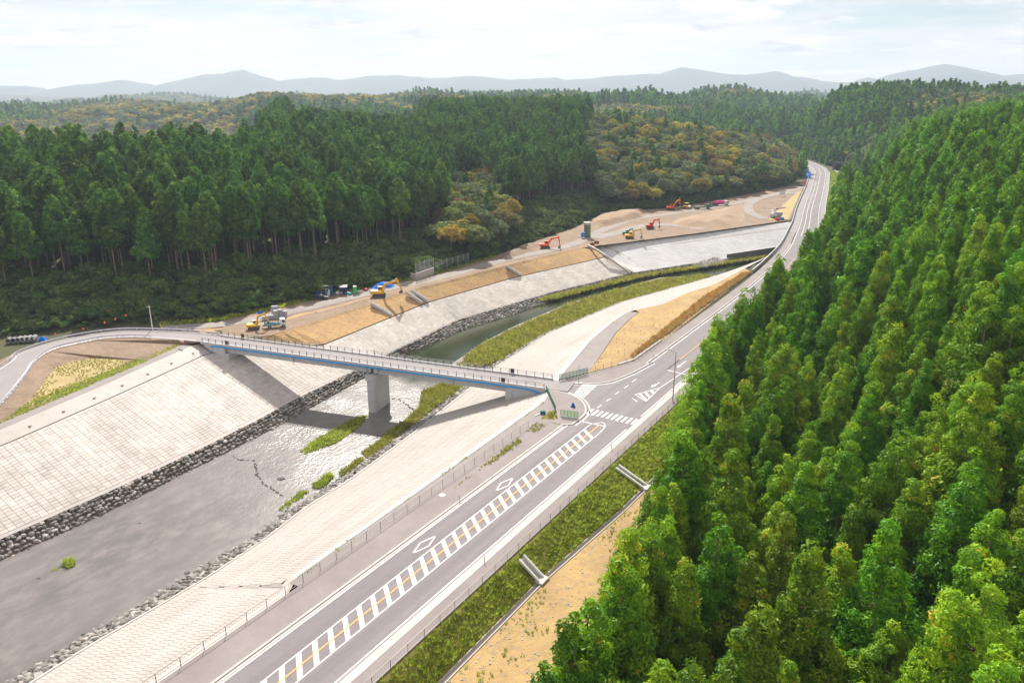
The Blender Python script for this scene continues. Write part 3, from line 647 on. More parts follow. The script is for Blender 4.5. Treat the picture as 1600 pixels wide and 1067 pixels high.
# ---------------------------------------------------------------- junction, corners and side road
near_ret = spline([G(857,608.5), G(879,612.8), G(899,619.2), G(910.5,627), G(916.5,638.5), G(913,649.5), G(895,663.5)], 6)
far_ret = spline([G(874,598), G(896,599.8), G(920,600.3), G(951,597.3), G(977.5,588.2), G(997,579), G(1019.5,567)], 6)
kn = near_ret + [HP(82, -5.0)]; kf = far_ret + [HP(123.2, -5.0)]
edge_far = HP(123.2, -4.6); 
jp = [Vector((q.x, q.y, 0.004)) for q in kn[::-1] + kf]
sheet('junction', jp + [Vector((*HP(123.2, -4.5)[:2], .004)), Vector((*HP(82, -4.5)[:2], .004))], M['asphalt'], kind='structure')
def kerb_line(pts, w=0.34, h=0.13, parent=road, side=1):
    a = offset(pts, 0); b_ = offset(pts, side * w); mb = MB(); n = len(pts)
    for q, r in zip(a, b_): mb.v += [(q.x, q.y, -.2), (r.x, r.y, -.2), (r.x, r.y, h), (q.x, q.y, h)]
    mb.a = [.5] * len(mb.v)
    for i in range(n - 1): mb.f += [(4 * i + k, 4 * i + (k + 1) % 4, 4 * i + 4 + (k + 1) % 4, 4 * i + 4 + k) for k in range(4)]
    mb.f += [(0, 1, 2, 3), (4 * n - 1, 4 * n - 2, 4 * n - 3, 4 * n - 4)]; mb.build('kerb', M['kerb'], parent)
kerb_line(kn); kerb_line(kf, side=-1)
strip('edge_line', offset(near_ret, -0.75, ZM), offset(near_ret, -0.5, ZM), M['white'], road); strip('edge_line', offset(far_ret, 0.75, ZM), offset(far_ret, 0.5, ZM), M['white'], road)
def slab_poly(name, pts, z0, z1, mat, **kw):
    lo = MB(); n = len(pts); lo.add([(q.x, q.y, z1) for q in pts] + [(q.x, q.y, z0) for q in pts], [])
    tri = tessellate_polygon([[Vector((q.x, q.y, 0)) for q in pts]]); lo.f += [tuple(t) for t in tri] + [(i, (i + 1) % n, n + (i + 1) % n, n + i) for i in range(n)]
    return lo.build(name, mat, **kw)
kin = offset(kn, 0.34)
slab_poly('corner_sidewalk', kin + [HP(81.9, -9.75), G(872,655), G(866,640), G(858,620), G(853.5,609.5)], -0.3, 0.108, M['sidewalk'], kind='structure')
kif = offset(kf, -0.34)
slab_poly('corner_sidewalk', kif[::-1] + [G(876,596), G(917,584), G(945,577), G(967,571), HP(122, -9.2), HP(123.2, -7.9)][:6], -0.3, 0.108, M['sidewalk'], kind='structure')

# ---------------------------------------------------------------- top-of-bank paths and lots
sv = np.linspace(20, 92, 20)
strip('bank_path', [W(s, float(RT(s)) + 0.03, 0.03) for s in sv], [W(s, 0.35, 0.03) for s in sv], M['path'], kind='structure')
P_ = lambda L, z: [G(u, v, z) for u, v in L]
sheet('bank_path', [W(s, float(RT(s)) + .04, 0.03) for s in (92, 99, 108, 120, 133.3, 142, 151.2, 158, 163.3)] + P_([(998,488),(985,497),(962,520),(945,545),(925,575),(915,584),(885,592)], 0.03) + [W(92.5, 0.5, 0.03)], M['path'], kind='structure')
sheet('sandy_plot', P_([(917,583),(928,571),(946,545),(963,520),(986,497),(999,488)], 0.015) + [W(s, float(RT(s)) + .05, 0.015) for s in (166, 176.8, 193.5, 210, 240)] + P_([(1175,425.5),(1110,475),(1033,535),(990,565),(967,570)], 0.015), M['sand'], kind='structure')
sheet('grass_verge', P_([(705,766),(780,716),(850,667),(873,651),(868,640),(858,644),(835,663),(800,692),(740,738)], 0.045), M['grass_soil'], kind='structure')
sv = np.linspace(-60, 232, 60); GUT = lambda s: float(np.interp(s, [-60, 18, 41, 63, 85, 130, 300], [24.2, 24.3, 24.5, 26.2, 26.9, 27.0, 27]))
strip('grass_slope', [W(s, 20.05, 0.03) for s in sv], [W(s, GUT(s) - .3, -2.46) for s in sv], M['grass_soil'], kind='structure')
strip('sandy_strip', [W(s, GUT(s) + .3, -2.47) for s in sv], [W(s, GUT(s) + 26, -2.47) for s in sv], M['sand'], kind='structure')
# concrete ditch along the slope foot
dt = thing('concrete_ditch', 'long narrow concrete ditch at the foot of the grassy highway slope', 'ditch'); SVd = np.linspace(-60, 92, 77)
for a, b_, z in ((-.42, -.26, -2.36), (.26, .42, -2.36), (-.26, .26, -2.72)):
    mb = MB()
    for s0, s1 in zip(SVd, SVd[1:]):
        q0, q1, r0, r1 = W(s0, GUT(s0) + a), W(s0, GUT(s0) + b_), W(s1, GUT(s1) + a), W(s1, GUT(s1) + b_)
        mb.add([(q.x, q.y, zz_) for q in (q0, q1, r1, r0) for zz_ in (-3.0, z)], [(1,3,5,7),(0,1,7,6),(2,4,5,3),(0,2,3,1),(4,6,7,5)])
    mb.build('ditch_wall' if abs(a) + abs(b_) > .6 else 'ditch_floor', M['smooth_concrete'], dt)
for k, (s, dx) in enumerate(((40.6, .2), (72.0, .2), (106.5, .2))):
    c = thing('drain_chute', ('white concrete drain chute down the grass slope toward the open sandy strip', 'white concrete drain chute down the slope closest to the zebra crossing', 'white concrete drain chute half hidden by cedars near the street lamp')[k], 'drain chute', W(s, 21.4, 0), group='drain chutes on the grass slope')
    for off in (-.62, .62):
        a = W(s + off, 21.2, .14) - W(s, 21.4, 0); b_ = W(s + off, GUT(s) - .2, -2.1) - W(s, 21.4, 0); MB().beam(a, b_, .24, .34).build('side_wall', M['white_paint'], c)
    MB().beam(W(s, 21.2, -.16) - W(s, 21.4, 0), W(s, GUT(s) - .2, -2.4) - W(s, 21.4, 0), .95, .1).build('channel', M['smooth_concrete'], c)
    MB().box(W(s, GUT(s), -2.3) - W(s, 21.4, 0), (1.9, 1.2, .3), math.atan2(TY, TX)).build('sump', M['kerb'], c)

# ---------------------------------------------------------------- left side: curved road, hollow, path, track
RD = 1.0
c_out = [Vector((-114, 120, RD))] + [G(u, v, RD) for u, v in ((0,573),(22,555),(67,538),(121,525),(180,517),(225,516),(292,518.5),(345,523.5))]
c_in = [Vector((-98, 118, RD))] + [G(u, v, RD) for u, v in ((0,635),(40,589),(58,563),(83,547),(117,538),(166,529),(225,527.5),(318,534.5))]
co, ci = spline(c_out, 8), spline(c_in, 8)
croad = strip('curved_road', offset(co, .0), ci, M['asphalt_far'], kind='structure')
if croad.data.polygons[0].normal.z < 0: croad.data.flip_normals()
def two(name, a, b_, mat, parent=None, **kw):
    o = strip(name, a, b_, mat, parent, **kw)
    if sum(p.normal.z for p in o.data.polygons) < 0: o.data.flip_normals()
    return o
two('road_edge_line', offset(co, .75, .012), offset(co, .95, .012), M['white'], croad); two('road_edge_line', offset(ci, -.75, .012), offset(ci, -.95, .012), M['white'], croad)
mb = MB()
for i in range(0, len(ci) - 20, 1):
    a = offset(ci, -.15, .012)[i]; b_ = offset(ci, -.55, .012)[i]; d = (ci[i + 1] - ci[i]).normalized() * .45
    mb.add([a, b_, b_ + d, a + d], [(0, 1, 2, 3)])
o = mb.build('slow_dash', M['white'], croad, kind='stuff')
two('road_bank', offset(co, -.02, -.01), offset([Vector((q.x, q.y, -.12)) for q in co], -3.4), M['dirt'], kind='structure')
pin = [G(0,661,.02), G(70,632,.02), G(150,597,.02), G(230,563,.02), G(286,537.5,.02)]
pou = [W(s, float(LT(s)) - .04, .02) for s in (24, 40, 55, 65, 76)]
p_in = [Vector((-107, 116, .02))] + pin; p_ou = [W(0, float(LT(0)) - .04, .02)] + pou
two('bank_path', p_in, p_ou, M['path'], kind='structure')
straw = [G(u, v, -.04) for u, v in ((35,640),(52,620),(70,595),(85,575),(110,565),(150,559),(175,561),(200,565),(150,590),(90,616),(45,636))]
sheet('earth_hollow', [[Vector((q.x, q.y, q.z - .03)) for q in ci[6:]] + [Vector((q.x, q.y, .0)) for q in pin[::-1]] + [Vector((q.x, q.y, 0.0)) for q in (p_in[0],)], straw[::-1]], M['dirt'], kind='structure')
sheet('straw_patch', straw, M['straw'], kind='structure')

lot = [G(u, v, .0) for u, v in FL_px[3:18]]
crest = [W(s, float(CR(s)), 0) for s in np.arange(84, 252, 8)]
farlot = [G(u, v, 0) for u, v in ((1000,376),(1100,363),(1235,344),(1245,318),(1256,292))]
sheet('work_lot', [G(345,523,.0)] + crest + [Vector((q.x, q.y, 0)) for q in farlot] + lot[::-1], M['dirt'], kind='structure')
sv = np.arange(84, 250, 3.0)
two('earth_slope', [W(s, float(CR(s)) - .1, .012) for s in sv], [W(s, float(LT(s)) + .15, float(LTZ(s)) + .05) for s in sv], M['orange_dirt'], kind='structure')
two('ochre_flat', [W(s, float(CR(s)) - float(np.interp(s, [84, 95, 112, 130, 150, 200, 246], [15, 13, 10, 6, 3.5, 2.4, 1.6])) * (.75 + .5 * float(vnoise(s / 5., .3, 5))), .03) for s in sv], [W(s, float(CR(s)) + .5, .03 + .5 * float(LTZ(s)) / max(.5, float(LT(s) - CR(s))) + .01) for s in sv], M['orange_dirt'], kind='structure')
def ribbon_px(name, pts, w, z, mat, **kw):
    c = spline([G(u, v, z) for u, v in pts], 5); return two(name, offset(c, -w / 2), offset(c, w / 2), mat, kind='structure', **kw)
ribbon_px('gravel_track', [(250,512),(330,508),(400,498),(460,485),(520,471),(600,452),(700,430),(790,405),(860,391),(905,378),(945,358),(990,342),(1040,335),(1100,326),(1170,313),(1225,300),(1256,292)], 5.5, .05, M['gravel'])
ribbon_px('gravel_track', [(1252,300),(1215,304),(1190,309),(1170,319),(1172,332),(1195,342)], 5.5, .09, M['gravel'])
ribbon_px('gravel_track', [(930,372),(970,362),(1010,352),(1060,352),(1100,358)], 7, .07, M['gravel'])
sheet('verge', P_([(1200,344),(1232,343),(1243,318),(1252,298),(1243,303),(1222,322)], .12), M['straw'], kind='structure')
def heap(name, px, h, fall, mat, label, cat='earth mound', z=0.0, seed=1, step=1.4):
    P = [tuple(G(u, v, z)[:2]) for u, v in px]; xs = [q[0] for q in P]; ys = [q[1] for q in P]
    x = np.arange(min(xs) - 1, max(xs) + 1, step); y = np.arange(min(ys) - 1, max(ys) + 1, step); X, Y = np.meshgrid(x, y)
    ins = inside(X, Y, P); d = np.where(ins, poly_dist(X, Y, P + P[:1]), 0); H = h * np.minimum(1, d / fall) * (0.75 + .5 * fbm(X / 5, Y / 5, seed, 4)) - .12
    I = np.arange(X.size).reshape(X.shape); q = np.stack([I[:-1, :-1], I[:-1, 1:], I[1:, 1:], I[1:, :-1]], -1).reshape(-1, 4)
    keep = (H.ravel()[q] > -.1).any(1)
    cx, cy = np.mean(xs), np.mean(ys); me = np_mesh(name, np.stack([X - cx, Y - cy, H], -1).reshape(-1, 3), q[keep], mat)
    used = np.unique(q[keep]); import bmesh
    bm = bmesh.new(); bm.from_mesh(me); bmesh.ops.delete(bm, geom=[v for v in bm.verts if not v.link_faces], context='VERTS'); bm.to_mesh(me); bm.free()
    o = link(name, me, label=label, cat=cat); o.location = (cx, cy, z); return o
heap('earth_mound', [(1046,350),(1060,341),(1095,334),(1140,323),(1166,319),(1162,328),(1166,342),(1150,354),(1110,357),(1070,355)], 2.4, 9, M['mound'], 'broad flattened tan earth mound inside the loop of gravel track')
heap('earth_mound', [(918,352),(930,340),(965,333),(1010,329),(1005,340),(965,350),(935,358)], 2.6, 4, M['mound'], 'long brown earth bank under the trees behind the round shaft', seed=4)
heap('earth_mound', [(775,408),(785,396),(815,383),(845,380),(840,390),(812,400)], 1.6, 4, M['dirt'], 'low dark soil heap beside the orange excavator', seed=6)
heap('rubble_heap', [(1074,415),(1090,408),(1108,402),(1128,400),(1142,405),(1130,411),(1100,417)], 1.5, 5, M['stone'], 'grey heap of loose rubble on the river side of the new slab', 'rubble heap', z=-9.6, seed=9, step=.8)
rs_ = thing('loose_stones', 'grey loose stones covering the rubble heap by the new slab', 'stones'); RH = [tuple(G(u, v, -9.6)[:2]) for u, v in [(1074,415),(1090,408),(1108,402),(1128,400),(1142,405),(1130,411),(1100,417)]]
_x = rng.uniform(min(q[0] for q in RH), max(q[0] for q in RH), 2600); _y = rng.uniform(min(q[1] for q in RH), max(q[1] for q in RH), 2600); _in = inside(_x, _y, RH); _d = poly_dist(_x, _y, RH + RH[:1])
stones(rs_, [(Vector((x, y, -9.75 + 1.5 * min(1, d / 5))), random.uniform(.3, .75), random.uniform(.3, 1)) for x, y, d, i in zip(_x, _y, _d, _in) if i][:1300], 0)
wl_ = thing('retaining_wall', 'long dark low wall between the white slab and the reeds', 'wall', G(1140,402,-9))
a, b_ = G(1136,404,-9) , G(1228,390,-9); MB().beam(Vector((0,0,.6)), b_ - a + Vector((0,0,.6)), .6, 2.6).build('wall', M['track_grey'], wl_); wl_.location = a  # dark grey carries the abutment shadows in the wall's colour
MB().beam(Vector((0,0,2.0)), b_ - a + Vector((0,0,2.0)), .8, .2).build('coping', M['kerb'], wl_)
# far second road and its tunnel
r2 = spline([W(400, 12), W(450, 4), W(518, -7.5), W(580, -22), W(636, -37), W(668, -45.5)], 6)
two('tunnel_road', [q + Vector((0, 0, .03)) for q in offset(r2, -2.9)], [q + Vector((0, 0, .03)) for q in offset(r2, 2.9)], M['asphalt_far'], kind='structure')
for d in (-3.0, 3.0):
    mb = MB(); L = offset(r2, d)
    for a, b_ in zip(L, L[1:]): mb.beam(a + Vector((0,0,.2)), b_ + Vector((0,0,.2)), .4, .9)
    mb.build('road_barrier', M['kerb'], label='pale low barrier on the %s side of the tunnel road' % ('uphill' if d > 0 else 'highway'), cat='barrier')
tp = thing('tunnel_portal', 'dark tunnel mouth where the far narrow road enters the wooded hill', 'tunnel', W(664, -44.5, 0), math.atan2(TY, TX) - .21)
arch = [(-3.4, 0), (-3.4, 2.6)] + [(3.4 * math.cos(math.pi - k * math.pi / 8), 2.6 + 3.2 * math.sin(k * math.pi / 8)) for k in range(1, 8)] + [(3.4, 2.6), (3.4, 0)]
outer = [(5.2, 0), (5.2, 6.9), (-5.2, 6.9), (-5.2, 0)]
mb = MB(); n_ = len(arch); full = arch + outer
tri = tessellate_polygon([[Vector((q[0], q[1], 0)) for q in full]]); mb.add([(x, y, z) for x in (0, 2) for y, z in full], [tuple(t) for t in tri] + [tuple(i + len(full) for i in t) for t in tri] + [(i, (i + 1) % len(full), len(full) + (i + 1) % len(full), len(full) + i) for i in range(len(full))])
mb.build('portal_face', M['roof_dark'], tp)  # dark colour paints the shade that hides the portal face
mb = MB(); mb.add([(x, y, z) for x in (.2, 40) for y, z in arch], [(i, i + 1, n_ + i + 1, n_ + i) for i in range(n_ - 1)] + [tuple(range(n_, 2 * n_))]); mb.build('tunnel_lining', M['black'], tp, recalc=False)

# ---------------------------------------------------------------- river bridge
B0, B1 = G(318,535.5,1.0), G(851,608,.22); bax = (B1 - B0); BL = bax.length; bax.normalize(); bpe = Vector((-bax.y, bax.x, 0)).normalized(); BW = 6.5
def BP(a, l, dz=0.0): q = B0 + bax * a + bpe * l; return Vector((q.x, q.y, q.z + dz))
br = thing('road_bridge', 'grey concrete girder bridge over the river with black railings and blue pipe', 'bridge')
def bbar(name, a0, a1, l0, l1, z0, z1, mat, parent=br, **kw):
    mb = MB(); mb.add([BP(a, l, z) for a in (a0, a1) for l in (l0, l1) for z in (z0, z1)], [(0,1,3,2),(4,6,7,5),(0,4,5,1),(2,3,7,6),(0,2,6,4),(1,5,7,3)]); return mb.build(name, mat, parent, **kw)
deck = bbar('deck', -1, BL + .5, 0, BW, -.42, -.03, M['bridge_concrete'])
o = strip('road_surface', [BP(-3, .45, .004), BP(BL + 5, .45, -.01)], [BP(-3, BW - .45, .004), BP(BL + 5, BW - .45, -.01)], M['asphalt_far'], br)
if o.data.polygons[0].normal.z < 0: o.data.flip_normals()
for l in (0.02, BW - .44): bbar('kerb', -1, BL, l, l + .42, -.03, .24, M['bridge_concrete'], deck)
for l in (.75, 2.8, 4.85):
    for a0, a1 in ((6.4, 46.9), (47.7, BL - 9)): bbar('girder', a0, a1, l, l + .9, -2.1, -.43, M['bridge_concrete'])
for a in (7.5, 20, 33, 46, 48.6, 60, 72, BL - 10): bbar('diaphragm', a, a + .5, 1.6, 4.9, -1.9, -.44, M['bridge_concrete'])
pts = [BP(2.2, -.12, -.75), BP(3.2, -.12, -.5)] + [BP(a, -.12, -.46) for a in np.linspace(8, BL - 5, 8)] + [BP(BL - 3.2, -.12, -.6), BP(BL - 1.0, -.12, -1.0)]
mb = MB()
for a, b_ in zip(pts, pts[1:]): mb.tube(a, b_, .2, n=8)
mb.build('utility_pipe', M['pipe_blue'], br)
for a in (26, 46, 49, 68): MB().tube(BP(a, .55, -.4), BP(a, .55, -2.7), .09, n=6).build('drain_pipe', M['lamp_grey'], br)
for side, l, a0, a1 in (('near', .18, -.5, BL - .2), ('far', BW - .18, .5, BL - .2)):
    n = int((a1 - a0) / 2.0)
    for i in range(n + 1):
        a = a0 + (a1 - a0) * i / n; mbp = MB(); mbp.box(BP(a, l, .72), (.10, .13, .98), math.atan2(bax.y, bax.x)); mbp.build('railing_post', M['rail_dark'], br)
    for z in (.55, .85, 1.16):
        MB().beam(BP(a0, l, z), BP(a1, l, z), .05 if z < 1 else .08, .05).build('rail', M['lamp_grey'] if z < 1 else M['rail_dark'], br)
for a in (6.5, BL - 10):
    for l in (.18, BW - .18): bbar('name_plate', a, a + .9, l - .06, l + .06, .3, 1.3, M['rail_dark'])
stad = [(3.0 + 1.15 * math.cos(t), 1.15 * math.sin(t)) for t in np.linspace(-math.pi / 2, math.pi / 2, 9)] + [(-3.0 + 1.15 * math.cos(t), 1.15 * math.sin(t)) for t in np.linspace(math.pi / 2, 1.5 * math.pi, 9)]
pm = Matrix.Translation(BP(47.3, BW / 2)) @ Matrix.Rotation(math.atan2(bpe.y, bpe.x), 4, 'Z')
def pier(name, sc, z0, z1, parent, mat=None):
    mb = MB().prism([(x * sc, y * sc) for x, y in stad], z0, z1, 'z'); mb.v = [tuple(pm @ Vector(v)) for v in mb.v]; return mb.build(name, mat or M['bridge_concrete'], parent)
sh = pier('pier_shaft', .98, -13.2, -3.35, br); pier('pier_cap', 1.12, -3.35, -2.35, br)
for z in (-6.0, -8.6): pier('pour_joint', .985, z, z + .05, sh, M['lamp_grey'])
for l in (.8, 2.85, 4.9):
    for a in (46.3, 48.0): bbar('bearing', a, a + .6, l, l + .8, -2.36, -2.08, M['track_grey'])
for a0, a1, sgn in ((0.0, 6.2, 1), (BL - 8.8, BL, -1)):
    wing = [(a0, -.42), (a1, -.42), (a1, -3.9), (a1 - .2, -3.9), (a0, -1.0)] if sgn > 0 else [(a0, -.42), (a1, -.42), (a1, -1.0), (a0 + .2, -3.9), (a0, -3.9)]
    for l in (0.05, BW - .55):
        mb = MB(); vs = [BP(a, l + d, z) for d in (0, .5) for a, z in wing]; mb.add(vs, [(0,1,2,3,4),(9,8,7,6,5)] + [(i, (i + 1) % 5, 5 + (i + 1) % 5, 5 + i) for i in range(5)]); mb.build('wing_wall', M['bridge_concrete'], br)
    bbar('abutment', (a1 - 1.4) if sgn > 0 else a0 - .2, (a1 + 1.2) if sgn > 0 else a0 + 1.4, -.1, BW + .1, -5.2, -2.12, M['bridge_concrete'])
    bbar('backwall', (a1 - .5) if sgn > 0 else a0, a1 + .05 if sgn > 0 else a0 + .6, .56, BW - .56, -2.12, -.43, M['bridge_concrete'])

# ---------------------------------------------------------------- fences, guard rails, lamps, small street things
def fence(name, label, pts, h, spacing, mat, rails=(0.12, 1.0), bars=0.0, group=None, post=.07, rail=.045, z0=0.0, cat='fence'):
    pts = resample(pts, spacing); t = thing(name, label, cat, pts[0], group=group); o = pts[0]
    for q in pts: MB().box(q - o + Vector((0, 0, h / 2 - .1)), (post, post, h + .2)).build('post', mat, t)
    for r in rails:
        mb = MB()
        for a, b_ in zip(pts, pts[1:]): mb.beam(a - o + Vector((0, 0, h * r)), b_ - o + Vector((0, 0, h * r)), rail, rail)
        mb.build('rail', mat, t)
    if bars:
        mb = MB(); r0, r1 = h * rails[0], h * rails[-1]
        for a, b_ in zip(pts, pts[1:]):
            k = int((b_ - a).length / bars)
            for i in range(1, k): q = a + (b_ - a) * i / k - o; mb.box(q + Vector((0, 0, (r0 + r1) / 2)), (.014, .014, r1 - r0))
        mb.build('bars', mat, t, kind='stuff', recalc=False)
    return t
fence('railing_fence', 'thin dark railing fence between the cream bank and the left sidewalk', [HP(s, -9.95, .1) for s in np.arange(-30, 84, 6)], 1.15, 3.0, M['fence_brown'], (.1, 1.0), .3)
fence('railing_fence', 'thin dark railing fence above the grass slope and the concrete ditch', [HP(s, 9.95, .1) for s in np.arange(-30, 140, 6)], 1.15, 3.0, M['fence_brown'], (.1, 1.0), .3)
fence('railing_fence', 'brown railing fence between the sandy plot and the upper sidewalk', [G(918,583,.1), G(967,570,.1), G(990,564.5,.1), G(1033,534.5,.1), G(1090,490,.1), G(1175,425.5,.1)], 1.15, 2.4, M['fence_brown'], (.1, .55, 1.0))
curb2 = [G(966,570,.06), G(990,562.5,.06), G(1033,532,.06)]
mb = MB()
for a, b_ in zip(curb2, curb2[1:]): mb.beam(a, b_, .5, .5)
mb.build('drain_kerb', M['kerb'], label='pale concrete drain edge along the corner of the sandy plot', cat='drain')
def panel_fence(label, pts, h, n, mat, name='panel_fence'):
    pts = resample(pts, 99) if False else [Vector(p) for p in pts]; t = thing(name, label, 'barrier', pts[0]); o = pts[0]; P = resample(pts, (sum((b_ - a).length for a, b_ in zip(pts, pts[1:])) / n))
    for a, b_ in zip(P, P[1:]):
        d = (b_ - a) * .04; pm_ = MB(); a2, b2 = a - o + d, b_ - o - d
        for zf in (.18, .62, .92): pm_.beam(a2 + Vector((0,0,h * zf)), b2 + Vector((0,0,h * zf)), .05, .07 if zf != .18 else .22)
        for q_ in range(6): c2 = a2.lerp(b2, q_ / 5); pm_.box(c2 + Vector((0,0,h * .55)), (.05, .05, h * .78))
        pm_.build('panel', mat, t)
    for q in P: MB().box(q - o + Vector((0, 0, h / 2)), (.09, .09, h + .1)).build('post', M['dark_green'], t)
    MB().beam(P[0] - o + Vector((0,0,h)), P[-1] - o + Vector((0,0,h)), .06, .06).build('top_rail', M['dark_green'], t); return t
panel_fence('row of green panels closing the sidewalk beside the bank path', [G(873.5,595,.1), G(917,584.5,.1)], 1.5, 8, M['green_net'])
panel_fence('narrow green panels running down from the bridge corner', [G(853.5,610,.1), G(862.5,629,.1), G(868,643,.1)], 1.3, 6, M['green_net'])
panel_fence('light green barrier with white foot standing on the corner sidewalk', [G(876,650,.12), G(903,653.5,.12)], 1.35, 5, M['lime'])
q = G(876,650,.12); w_ = G(903,653.5,.12); MB().beam(Vector((0,0,.12)), w_ - q + Vector((0,0,.12)), .5, .22).build('barrier_base', M['white_paint'], label='white weighted base under the light green barrier', cat='barrier base').location = q
def guardrail(label, pts, gap=2.2):
    t = thing('guardrail', label, 'guardrail', pts[0]); o = pts[0]; P = resample(pts, gap)
    for z, hh in ((.72, .14), (.56, .14)):
        mb = MB()
        for a, b_ in zip(P, P[1:]): mb.beam(a - o + Vector((0,0,z)), b_ - o + Vector((0,0,z)), .09 if z > .6 else .13, hh)
        mb.build('rail', M['guardrail'], t)
    for q in P[::2]: MB().tube(q - o - Vector((0,0,.4)), q - o + Vector((0,0,.8)), .07, n=6).build('post', M['guardrail'], t)
guardrail('pale lilac guardrail on the outside of the curved side road', offset(co, .25)[2:])
guardrail('pale lilac guardrail on the inside of the curved side road', offset(ci, -.1)[2:-7])
fence('pipe_fence', 'short pale pipe fence on the gravel track by the bridge end', [G(284,521,.05), G(324,517,.05)], 1.3, 1.1, M['guardrail'], (.5, 1.0), 0, cat='fence')
bd = thing('road_barrier', 'small white board barrier at the bridge end of the curved road', 'barrier', G(284,537,1.0), -.6)
MB().box((0, 0, .75), (1.9, .08, .55)).build('board', M['white_paint'], bd)
for x in (-.7, .7): MB().beam((x, -.3, 0), (x, 0, 1.0), .06, .06).build('leg', M['redorange'], bd); MB().beam((x, .3, 0), (x, 0, 1.0), .06, .06).build('leg', M['redorange'], bd)

lp = thing('street_lamp', 'tall slim grey street lamp at the highway kerb by the grass slope', 'street lamp', G(1051,627,.1))
MB().tube((0,0,-.2), (0,0,10.6), .13, .075, 10).build('pole', M['lamp_grey'], lp); MB().box((0,0,.05), (.5,.5,.1)).build('base_plate', M['lamp_grey'], lp)
ar = MB().tube((0,0,10.5), (-1.3,.9,10.9), .05, .04, 8).build('arm', M['lamp_grey'], lp); MB().box((-1.5,1.04,10.93), (.7,.3,.14), math.atan2(.9,-1.3)).build('lamp_head', M['lamp_grey'], lp)
sp = thing('sign_pole', 'thin pale pole on the far junction corner before the green panels', 'pole', G(904,599,.1))
MB().tube((0,0,-.1), (0,0,4.3), .07, .05, 8).build('pole', M['lamp_grey'], sp); MB().box((0,0,.04), (1.6,.9,.12)).build('base', M['kerb'], sp)
for k, (s, off, lab) in enumerate(((48.5,-4.86,'slim dark marker post on the left kerb beside the diamond markings'),(37.0,7.58,'slim marker post on the right kerb beside the hatched median'),(77.5,7.58,'slim marker post on the right kerb just before the zebra crossing'),(128,-4.86,'slim marker post on the kerb along the sandy plot sidewalk'))):
    t = thing('marker_post', lab, 'marker post', HP(s, off, .12), group='marker posts on the kerbs'); MB().tube((0,0,-.05), (0,0,.95), .05, n=8).build('post', M['fence_brown'], t); MB().tube((0,0,.72), (0,0,.86), .054, n=8).build('reflector', M['redorange'], t)
t = thing('blue_sign', 'small folded blue sign standing on the corner sidewalk', 'sign', G(895.5,636,.1))
MB().prism([(-.55,0),(.55,0),(.3,.35),(0,.95),(-.3,.35)], -.05, .05, 'y').build('board', M['tarp'], t); MB().prism([(-.45,0),(.45,0),(.1,.8),(-.1,.8)], .3, .36, 'y').build('back_board', M['tarp'], t); MB().box((0,.15,.75),(.5,.4,.05)).build('hinge', M['tarp'], t)
t = thing('green_bundle', 'small dark green bundle lying on the bank path verge', 'bundle', G(848,646,.06)); MB().prism([(-.5,0),(.5,0),(.6,.3),(.3,.62),(-.2,.7),(-.55,.4)], -.4, .4, 'y').build('bundle', M['dark_green'], t, bevel=.12); MB().beam((-.5,-.2,.1),(-1.5,-1.2,.05),.12,.12).build('strap', M['white_paint'], t)

up = thing('utility_pole', 'white concrete utility pole with a wire behind the curved road', 'utility pole', G(238.5,515,.9))
MB().tube((0,0,-1), (0,0,6.6), .16, .1, 8).build('pole', M['white_paint'], up); MB().beam((-.8,.0,6.2),(.3,0,6.2),.08,.08).build('cross_arm', M['white_paint'], up)
wend = G(60,526,1.2) - G(238.5,515,.9); w0 = Vector((-.7,0,6.25)); mb = MB(); pv = None; ball = MB()
for i in range(21):
    f = i / 20; q = w0.lerp(wend, f); q.z -= 1.2 * math.sin(math.pi * f)
    if pv is not None: mb.tube(pv, q, .025, n=4)
    if i in (4, 6, 8, 12, 17): MB().tube(q - Vector((0,0,.2)), q + Vector((0,0,.2)), .2, n=8).build('warning_marker', M['redorange'], up)
    pv = q
mb.build('wire', M['fence_brown'], up)
mb = MB(); mb.tube((0,0,6.0), (3.2,-.8,.2), .03, n=4); mb.build('guy_wire', M['fence_brown'], up); MB().tube((2.3,-.57,1.8),(3.2,-.8,.2),.09,n=6).build('guy_cover', M['yellow'], up)

